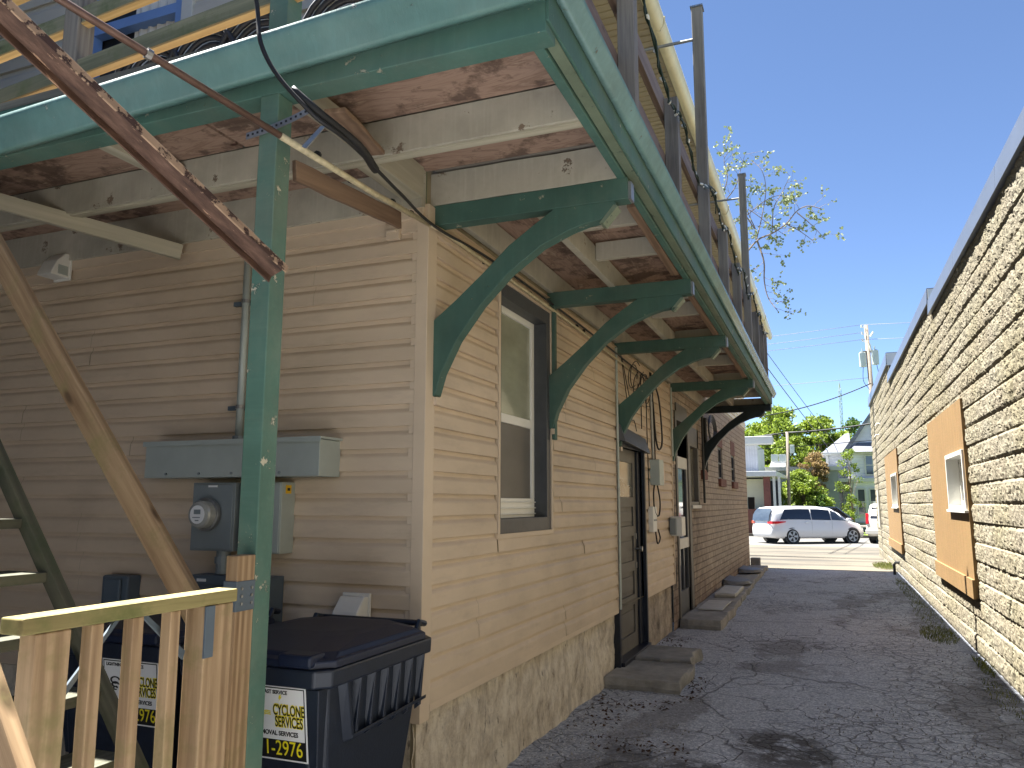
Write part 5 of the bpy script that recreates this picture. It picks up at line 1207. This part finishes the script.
    for x_ in wheels:
        for sg in (-1, 1):
            m = MB(); m.tube([(0, sg*(h-.30), 0), (0, sg*(h-.02), 0)], wr_+.055, 24); o = m.build('wheel_arch', 'black_metal', vh); o.matrix_basis = Mx @ Matrix.Translation((x_, 0, wr_))
            m = MB(); m.tube([(0, sg*(h-.22), 0), (0, sg*(h-.03), 0), (0, sg*(h+.005), 0)], [wr_, wr_, wr_-.03], 28); o = m.build('wheel', 'tyre', vh); o.matrix_basis = Mx @ Matrix.Translation((x_, 0, wr_)); ROOTM[o.name] = ROOTM[vh.name]
            m = MB()
            for k in range(5):
                a_ = 2*math.pi*k/5; c_, s_ = math.cos(a_), math.sin(a_); r_ = wr_*.70; yy_ = sg*(h+.012)
                m.add([(c_*.04-s_*.03, yy_, s_*.04+c_*.03), (c_*.04+s_*.03, yy_, s_*.04-c_*.03), (c_*r_+s_*.055, yy_, s_*r_-c_*.055), (c_*r_-s_*.055, yy_, s_*r_+c_*.055)], [(0, 1, 2, 3)])
            for k in range(24):
                a0, a1 = 2*math.pi*k/24, 2*math.pi*(k+1)/24; r0, r1 = wr_*.68, wr_*.76; yy_ = sg*(h+.010)
                m.quad((r0*math.cos(a0), yy_, r0*math.sin(a0)), (r1*math.cos(a0), yy_, r1*math.sin(a0)), (r1*math.cos(a1), yy_, r1*math.sin(a1)), (r0*math.cos(a1), yy_, r0*math.sin(a1)))
            q = m.build('rim', 'rim_alloy', None); q.matrix_basis = Mx @ Matrix.Translation((x_, 0, wr_)); attach(q, vh)
    return vh
vehicle('minivan', 'white minivan driving right across the end of the alley', 'minivan', (-3.0, 38.55, gz(40)), R(36), 4.95, 1.92, 1.68, 'van_white', 'van')
vehicle('parked_suv', 'silver SUV with a tall red tail lamp, half hidden behind the right building', 'suv', (2.35, 39.9, gz(42)), R(72), 4.9, 1.98, 1.84, 'suv_silver', 'suv')

# ------------------------------------------------------------------ far buildings
GF = -.2
wh = thing('white_house', 'white two-storey house with a steep gable and grey roofs beyond the street on the right', 'house', (3, 62, GF))
# projecting left block with hip roof, main gable block
m = MB(); siding(m, 1, 58, -1, .05, 1.25, GF, 5.0, lap=.2, seams=False); siding(m, 1, 57.2, -1, 1.25, 8, GF, 5.0, lap=.2, seams=False)
m.box(.05, 1.25, 58.01, 64, GF, 5.0); m.box(1.25, 8, 57.21, 66, GF, 5.0)
m.add([(1.25, 57.25, 5.0), (8, 57.25, 5.0), (4.2, 57.25, 9.3)], [(0, 1, 2)]); m.build('wall', 'far_siding', wh)
m = MB(); m.hexa([(-.35, 57.6, 4.98), (1.5, 57.6, 4.98), (1.5, 64.4, 4.98), (-.35, 64.4, 4.98), (1.2, 59, 6.35), (1.5, 59, 6.4), (1.5, 63, 6.4), (1.2, 63, 6.35)])
m.hexa([(.95, 56.9, 5.0), (1.2, 56.9, 4.9), (1.2, 66, 4.9), (.95, 66, 5.0), (4.2, 56.9, 9.55), (4.2, 56.9, 9.35), (4.2, 66, 9.35), (4.2, 66, 9.55)])
m.hexa([(8.3, 56.9, 5.0), (8.05, 56.9, 4.9), (8.05, 66, 4.9), (8.3, 66, 5.0), (4.2, 56.9, 9.55), (4.2, 56.9, 9.35), (4.2, 66, 9.35), (4.2, 66, 9.55)])
m.build('roof', 'roof_pale', wh)
m = MB(); m.box(-.38, 1.3, 57.5, 57.62, 4.86, 5.02); m.box(1.1, 8.2, 56.85, 57.15, 4.82, 5.0); m.box(-.1, 8.1, 56.9, 57.9, 3.0, 3.25); m.box(-.1, .08, 57.85, 58.0, GF, 5.0); m.build('trim', 'white_paint', wh, .01)
m = MB(); m.hexa([(1.3, 56.4, 4.95), (8.1, 56.4, 4.95), (8.1, 57.2, 5.0), (1.3, 57.2, 5.0), (1.9, 57.15, 5.6), (8, 57.15, 5.6), (8, 57.2, 5.6), (1.9, 57.2, 5.6)]); m.build('porch_roof', 'roof_pale', wh)
m = MB(); m.box(3.1, 3.5, 60, 60.5, 8.0, 9.9); m.build('chimney', 'maroon_brick', wh)
for (x0, x1, z0, z1, yp) in ((2.35, 2.75, 3.5, 4.7, 57.2), (1.75, 2.15, .9, 2.5, 57.2), (2.5, 2.95, .9, 2.5, 57.2), (3.6, 4.3, 3.5, 4.7, 57.2), (3.6, 4.3, .9, 2.5, 57.2), (.45, .85, 1.0, 2.4, 58), (2.9, 3.3, 6.0, 7.0, 57.24)):
    m = MB(); t_ = .09
    for q in ((x0-t_, x1+t_, z1, z1+t_), (x0-t_, x1+t_, z0-t_, z0), (x0-t_, x0, z0, z1), (x1, x1+t_, z0, z1), (x0, x1, (z0+z1)/2-.03, (z0+z1)/2+.03)): m.box(q[0], q[1], yp-.09, yp-.02, q[2], q[3])
    f = m.build('window', 'white_paint', wh); m = MB(); m.box(x0, x1, yp-.05, yp-.035, z0, z1); m.build('pane', 'glass_house', f)
m = MB(); m.box(-.0, 8.2, 57.0, 57.95, GF, .35); m.build('foundation', 'stoop_stone', wh)
bh = thing('porch_bungalow', 'low white building with a flat canopy and brick pier beyond the street, left', 'building', (-5, 50, GF))
m = MB(); m.box(-9, -3.55, 48.6, 56, GF, 3.0); m.build('wall', 'cream_paint', bh)
m = MB(); m.hexa([(-9.5, 47.4, 3.12), (-2.75, 47.4, 3.12), (-2.3, 50.5, 3.05), (-9.5, 50.5, 3.05), (-9.5, 47.4, 3.42), (-2.75, 47.4, 3.42), (-2.3, 50.5, 3.22), (-9.5, 50.5, 3.42)]); m.build('canopy', 'white_paint', bh, .02)
m = MB(); m.box(-3.52, -3.15, 47.9, 48.3, 1.3, 3.12); m.build('brick_pier', 'maroon_brick', bh)
m = MB(); m.box(-9, -2.65, 47.8, 48.2, GF, 1.28); m.build('brick_base', 'maroon_brick', bh)
for x_ in (-3.0, -2.72): m = MB(); m.box(x_, x_+.14, 47.9, 48.05, 1.28, 3.12); m.build('porch_post', 'white_paint', bh)
m = MB(); m.box(-3.5, -2.75, 48.4, 48.45, .4, 2.9); m.build('door', 'navy', bh)
m = MB(); m.box(-9, -3.9, 49.5, 55, 3.42, 5.1)
for k in range(5): m.box(-4.6+.15*k, -4.55+.15*k, 49.42, 49.5, 3.5, 5.0)
m.build('upper_wall', 'far_siding', bh)
m = MB(); m.box(-9.4, -2.95, 48.9, 49.7, 5.08, 5.55); m.build('upper_eave', 'white_paint', bh, .03)
fb = thing('flat_building', 'grey-blue flat-roofed building with a white roof edge and rooftop unit behind the street trees', 'building', (-2, 58, GF))
m = MB(); m.box(-9, .6, 56.5, 64, GF, 3.75); m.build('wall', 'steel_dark', fb)
m = MB(); m.box(-9.2, .8, 56.2, 64.2, 3.76, 4.02); m.build('roof', 'white_paint', fb)
m = MB(); m.hexa([(-3.75, 57, 4.02), (-2.7, 57, 4.02), (-2.7, 58, 4.02), (-3.75, 58, 4.02), (-3.6, 57.1, 4.45), (-2.7, 57.1, 4.45), (-2.7, 58, 4.45), (-3.6, 58, 4.45)]); m.build('unit_base', 'coping_end', fb)
for x_ in (-3.6, -3.1): m = MB(); m.box(x_, x_+.44, 57.1, 57.9, 4.46, 4.92); m.build('rooftop_unit', 'steel_grey', fb, .01)

# ------------------------------------------------------------------ trees
def tree(name, label, loc, r, h0, h1, mat, nleaf, lsize, seed, clumps=26, trunk=.16, cat='tree', group=None, sq=1.0, gap=.55):
    rr = random.Random(seed); x, y, z = loc
    tr_ = thing(name, label, cat, loc, group)
    m = MB(); top = V((x+rr.uniform(-.2, .2), y, z+h1*.8))
    m.tube([(x, y, z), (x+.05, y, z+h0*.6), (x+.02, y, z+h0), tuple(top)], [trunk*1.2, trunk, trunk*.8, trunk*.25], 8)
    cl = []
    for i in range(clumps):
        a_ = rr.uniform(0, 6.283); q = math.sqrt(rr.random()); hh = rr.random(); env = math.sin(math.pi*min(.97, max(.12, hh*.9+.08)))**.6
        c_ = V((x+q*r*env*math.cos(a_), y+q*r*env*sq*math.sin(a_), z+h0+(h1-h0)*hh)); cl.append((c_, r*rr.uniform(.20, .38)))
        st_ = V((x, y, z+h0+(h1-h0)*max(0, hh-.3)*.8)); m.tube([st_, (st_+c_)/2+V((0, 0, .1*r)), c_], [trunk*.35, trunk*.2, trunk*.08], 5)
    m.build('trunk', 'bark', tr_, smooth=True)
    vs = np.zeros((nleaf*4, 3)); g = np.random.default_rng(seed)
    ci = g.integers(0, clumps, nleaf); C_ = np.array([tuple(c[0]) for c in cl])[ci]; Rr = np.array([c[1] for c in cl])[ci]
    dv = g.normal(size=(nleaf, 3)); dv /= np.linalg.norm(dv, axis=1)[:, None]; rad = Rr*g.random(nleaf)**gap; Cc = C_+dv*rad[:, None]*np.array([1, 1, .75])
    a_ = g.normal(size=(nleaf, 3)); a_ /= np.linalg.norm(a_, axis=1)[:, None]; b_ = np.cross(a_, g.normal(size=(nleaf, 3))); b_ /= np.linalg.norm(b_, axis=1)[:, None]
    s_ = (lsize*g.uniform(.5, 1.3, nleaf))[:, None]
    P = np.stack([Cc-a_*s_, Cc-b_*s_*.6, Cc+a_*s_, Cc+b_*s_*.6], 1).reshape(-1, 3)
    me = bpy.data.meshes.new('crown'); me.from_pydata(P.tolist(), [], np.arange(nleaf*4).reshape(-1, 4).tolist()); me.materials.append(M[mat])
    o = bpy.data.objects.new('crown', me); COL.objects.link(o); attach(o, tr_); return tr_
G = 'trees beyond the street'
tree('leafy_tree', 'big bright yellow-green tree behind the low white building', (-3.9, 68, GF), 2.9, 3.2, 9.3, 'leaf_yellow', 16000, .14, 1, 60, .25, group=G)
tree('leafy_tree', 'bright green tree rising behind the flat building roof in the middle', (-.6, 70, GF), 2.6, 3.4, 8.5, 'leaf_yellow', 14000, .14, 2, 55, .22, group=G)
tree('leafy_tree', 'thin-crowned green tree behind the white house, under the lattice mast', (1.8, 76, GF), 2.4, 5.0, 8.9, 'leaf_green', 5000, .12, 3, 50, .15, group=G)
tree('leafy_tree', 'darker green tree behind the low white building, left of the street pole', (-2.6, 64, GF), 1.7, 2.6, 6.8, 'leaf_yellow', 8000, .12, 4, 40, .2, group=G)
tree('leafy_tree', 'distant pale green tree low between the buildings', (-6.2, 80, GF), 3.6, 3.0, 8.4, 'leaf_green', 5000, .2, 12, 26, .25, group=G)
tree('red_tree', 'small tree with russet leaves in front of the flat building', (-.85, 55.6, GF), 1.05, 2.6, 5.0, 'leaf_red', 6000, .065, 5, 50, .07, group=G)
tree('shrub', 'broad yellow-green shrub in front of the flat building', (-1.55, 53.2, GF), 1.55, .15, 3.7, 'leaf_yellow', 15000, .08, 6, 80, .06, 'shrub')
tree('shrub', 'darker low shrub at the right foot of the yellow-green shrub', (-.55, 52.4, GF), .72, .2, 2.2, 'leaf_green', 6000, .06, 7, 40, .05, 'shrub')
tree('young_tree', 'slender young tree with sparse pale leaves in front of the white house', (1.3, 54, GF), 1.15, 1.0, 5.1, 'leaf_yellow', 1900, .065, 8, 26, .06, group=G)
# sparse budding tree rising behind the house
bt = thing('budding_tree', 'sparse tree with bare twigs and pale buds showing above the house eave', 'tree', (-4.6, 27, 0))
LIMBS = {'main' : [(-2.414, 27.0, 9.759), (-1.826, 27.0, 10.468), (-1.331, 27.0, 10.652), (-0.87, 27.0, 10.908), (-0.502, 27.0, 11.28), (-0.146, 27.0, 11.475), (0.282, 27.0, 11.309)] ,
'down' : [(-1.826, 27.0, 10.468), (-1.633, 27.0, 9.669), (-1.661, 27.0, 9.043), (-1.559, 27.0, 8.444), (-1.265, 27.0, 7.901)] ,
'up1' : [(-1.331, 27.0, 10.652), (-1.23, 27.0, 11.453), (-0.944, 27.0, 12.052), (-0.665, 27.0, 12.509)] ,
'up2' : [(-1.826, 27.0, 10.468), (-1.625, 27.0, 11.33), (-1.456, 27.0, 12.202), (-1.558, 27.0, 12.868), (-1.868, 27.0, 13.356)] ,
'l1' : [(-2.966, 27.0, 11.045), (-2.182, 27.0, 11.408), (-1.542, 27.0, 11.748), (-1.014, 27.0, 11.92), (-0.544, 27.0, 11.709)] ,
'l2' : [(-2.936, 27.0, 11.877), (-2.478, 27.0, 12.357), (-2.285, 27.0, 12.985), (-2.093, 27.0, 13.578)] ,
'l3' : [(-2.929, 27.0, 12.059), (-2.696, 27.0, 12.83), (-2.806, 27.0, 13.513), (-2.555, 27.0, 13.842)] ,
'l4' : [(-2.182, 27.0, 11.408), (-1.873, 27.0, 10.9), (-2.075, 27.0, 11.573), (-1.382, 27.0, 10.942), (-0.92, 27.0, 10.529)] ,
'r1' : [(-0.502, 27.0, 11.28), (-0.057, 27.0, 10.764), (0.289, 27.0, 10.27)] ,
'r2' : [(-0.87, 27.0, 10.908), (-0.442, 27.0, 10.572), (0.004, 27.0, 10.134)] ,
}
br = MB(); buds = []; rr = random.Random(21)
br.tube([(-4.6, 27, 0), (-4.5, 27, 4), (-4.0, 27, 8), (-3.3, 27, 9.4), (-2.4, 27, 9.8)], [.25, .22, .16, .10, .06], 8)
for a_ in ((-3.07, 27, 11.0), (-3.04, 27, 12.0)): br.tube([(-4.0, 27, 8), (-3.7, 27, 9.5), a_], [.09, .06, .03], 6)
def twig(p, d_, L, r_, dep):
    n_ = 4; pts = [p.copy()]; q = p.copy(); dd = d_.copy()
    for i in range(n_):
        dd = (dd+V((rr.uniform(-.25, .25), rr.uniform(-.2, .2), rr.uniform(-.25, .25)))).normalized(); q = q+dd*L/n_; pts.append(q.copy())
    br.tube(pts, [r_*(1-.6*i/n_) for i in range(n_+1)], 4, False); buds.append(pts[-1])
    if rr.random() < .5: buds.append(pts[2])
    if dep < 2:
        for k in range(rr.choice((1, 2, 2))):
            twig(pts[rr.randint(1, n_)], (dd+V((rr.uniform(-1, 1), rr.uniform(-.5, .5), rr.uniform(-.8, .8)))).normalized(), L*.6, r_*.6, dep+1)
for nm, pl_ in LIMBS.items():
    P_ = smooth_path([V(p)+V((0, rr.uniform(-.15, .15), 0)) for p in pl_], 5); r0 = .035 if nm in ('main', 'down') else .02
    br.tube(P_, [r0*(1-.7*i/len(P_)) for i in range(len(P_))], 6, False); buds.append(P_[-1])
    for i in range(3, len(P_), 2):
        dd = (P_[i]-P_[i-1]).normalized(); sd = rr.choice((-1, 1))
        twig(P_[i], (dd*.6+V((-dd.z*sd, rr.uniform(-.4, .4), dd.x*sd))*.9).normalized(), rr.uniform(.28, .62), .007, 0)
br.build('branches', 'bark', bt)
m = MB()
for p in buds:
    for k in range(2):
        c_ = p+V((rr.uniform(-.05, .05), rr.uniform(-.05, .05), rr.uniform(-.05, .05))); s_ = rr.uniform(.025, .05); a_ = rr.uniform(0, 6.3)
        m.quad(c_+V((math.cos(a_)*s_, 0, math.sin(a_)*s_)), c_+V((-math.sin(a_)*s_, s_*.5, math.cos(a_)*s_)), c_-V((math.cos(a_)*s_, 0, math.sin(a_)*s_)), c_-V((-math.sin(a_)*s_, s_*.5, math.cos(a_)*s_)))
m.build('buds', 'leaf_bud', bt)

gb = thing('unseen_light_blocker', 'unseen grey building added behind the camera to cut light on the front wall', 'building', (-4, -6, 0))  # invented block out of view, dims the light reaching the front wall
m = MB(); m.box(-12, -.6, -12, -4.6, 0, 6.8); m.build('wall', 'steel_dark', gb); m = MB(); m.box(-12.2, -.4, -12.2, -4.4, 6.81, 7.05); m.build('roof', 'roof_shingle', gb)
# ------------------------------------------------------------------ poles and overhead wires
up1 = thing('utility_pole', 'tall wooden utility pole with two grey transformers above the block building', 'utility pole', (2.6, 48, GF))
m = MB(); m.tube([(2.62, 48, GF), (2.44, 48, 11.6)], [.16, .11], 12); m.build('pole', 'pole_wood', up1, smooth=True)
for x_, z0 in ((2.15, 9.2), (2.80, 9.3)): m = MB(); m.tube([(x_, 47.85, z0), (x_, 47.85, z0+.78), (x_, 47.85, z0+.84)], [.19, .19, .12], 14); m.tube([(x_, 47.85, z0+.84), (x_, 47.85, z0+1.05)], .035, 6); m.build('transformer', 'steel_grey', up1)
m = MB(); m.box(2.1, 2.85, 47.9, 48.0, 10.02, 10.12); m.build('mount_arm', 'pole_wood', up1)
for z_ in (10.6, 11.0, 11.4): m = MB(); m.tube([(2.45, 47.9, z_), (2.2, 47.75, z_+.08)], .03, 6); m.tube([(2.2, 47.75, z_+.04), (2.2, 47.75, z_+.2)], .05, 8); m.build('insulator', 'coping_end', up1)
m = MB(); m.tube([(2.62, 47.8, 10.9), (2.78, 47.8, 11.15)], .05, 8); m.tube([(2.55, 47.8, 10.5), (2.62, 47.8, 10.05)], .05, 8); m.build('cutout', 'coping_end', up1)
m = MB(); m.tube(smooth_path([(2.15, 47.8, 9.2), (2.12, 47.8, 8.4), (2.4, 47.8, 7.9)], 5), .015, 4); m.tube(smooth_path([(2.85, 47.8, 9.3), (2.9, 47.8, 8.6), (2.55, 47.8, 8.1)], 5), .015, 4); m.build('lead', 'cable_black', up1)
up2 = thing('street_pole', 'slim grey street pole with a small box standing beside the shrub', 'utility pole', (-2.3, 50, GF))
m = MB(); m.tube([(-2.28, 50, GF), (-2.18, 50, 5.85)], [.11, .09], 10); m.build('pole', 'pole_wood', up2, smooth=True)
m = MB(); m.box(-2.05, -1.80, 49.85, 50.05, 4.55, 5.05); m.build('box', 'steel_grey', up2, .02)
mast = thing('lattice_mast', 'thin lattice radio mast far behind the trees', 'mast', (1.6, 90, GF))
m = MB(); w_ = .13
for sx_, sy_ in ((-1, -1), (1, -1), (0, 1)): m.tube([(1.6+sx_*w_, 90+sy_*w_, GF), (1.62+sx_*w_, 90+sy_*w_, 13.4), (1.62, 90, 14.4)], .035, 5)
for k in range(24):
    z_ = 1+k*.53; m.tube([(1.6-w_, 90-w_, z_), (1.6+w_, 90-w_, z_+.5)], .02, 4); m.tube([(1.6-w_, 90-w_, z_), (1.6+w_, 90-w_, z_)], .02, 4)
m.build('frame', 'steel_grey', mast)
def span(label, a, b, sag, r_=.02, mat='cable_black'):
    a = V(a); b = V(b); pts = [a+(b-a)*t_/14+V((0, 0, -sag*4*(t_/14)*(1-t_/14))) for t_ in range(15)]
    m = MB(); m.tube(pts, r_, 5); tag(m.build('overhead_wire', mat, smooth=True), label, 'overhead wire', 'overhead wires')
span('topmost of the thin overhead wires meeting the tall pole', (-34, 49, 11.4), (2.2, 47.75, 11.6), .5, .012, 'cable_grey')
span('second thin overhead wire meeting the tall pole from the left', (-34, 49, 10.6), (2.2, 47.75, 11.15), .4, .012, 'cable_grey')
span('third thin overhead wire meeting the tall pole from the left', (-34, 49, 9.9), (2.2, 47.75, 10.75), .3, .012, 'cable_grey')
span('topmost overhead wire leaving the tall pole to the right', (2.2, 47.75, 11.6), (38, 49, 11.8), .3, .012, 'cable_grey')
span('lower overhead wire leaving the tall pole to the right', (2.2, 47.75, 10.75), (38, 49, 10.9), .3, .012, 'cable_grey')
span('black service cable sagging from the tall pole down to the left', (2.5, 47.9, 8.25), (-4.6, 44, 6.1), .35, .03)
span('pale wire across the sky at the level of the pole foot', (-30, 50, 8.7), (2.5, 48, 8.6), .3, .012, 'cable_grey')
span('thick black cable bundle over the street pole', (-14, 50, 5.0), (-2.2, 50, 5.8), .15, .05)
span('thick black cable bundle from the street pole to the white house', (-2.2, 50, 5.8), (6, 50, 6.9), .25, .05)
span('black wire just under the cable bundle', (-14, 50, 4.7), (6, 50, 5.5), .25, .02)
span('steep overhead cable coming down from behind the balcony end, left one', (-5.5, 30, 12.5), (0.4, 62, 5.2), .2, .025)
span('steep overhead cable coming down from behind the balcony end, right one', (-4.9, 30, 12.2), (1.0, 62, 5.3), .2, .018)
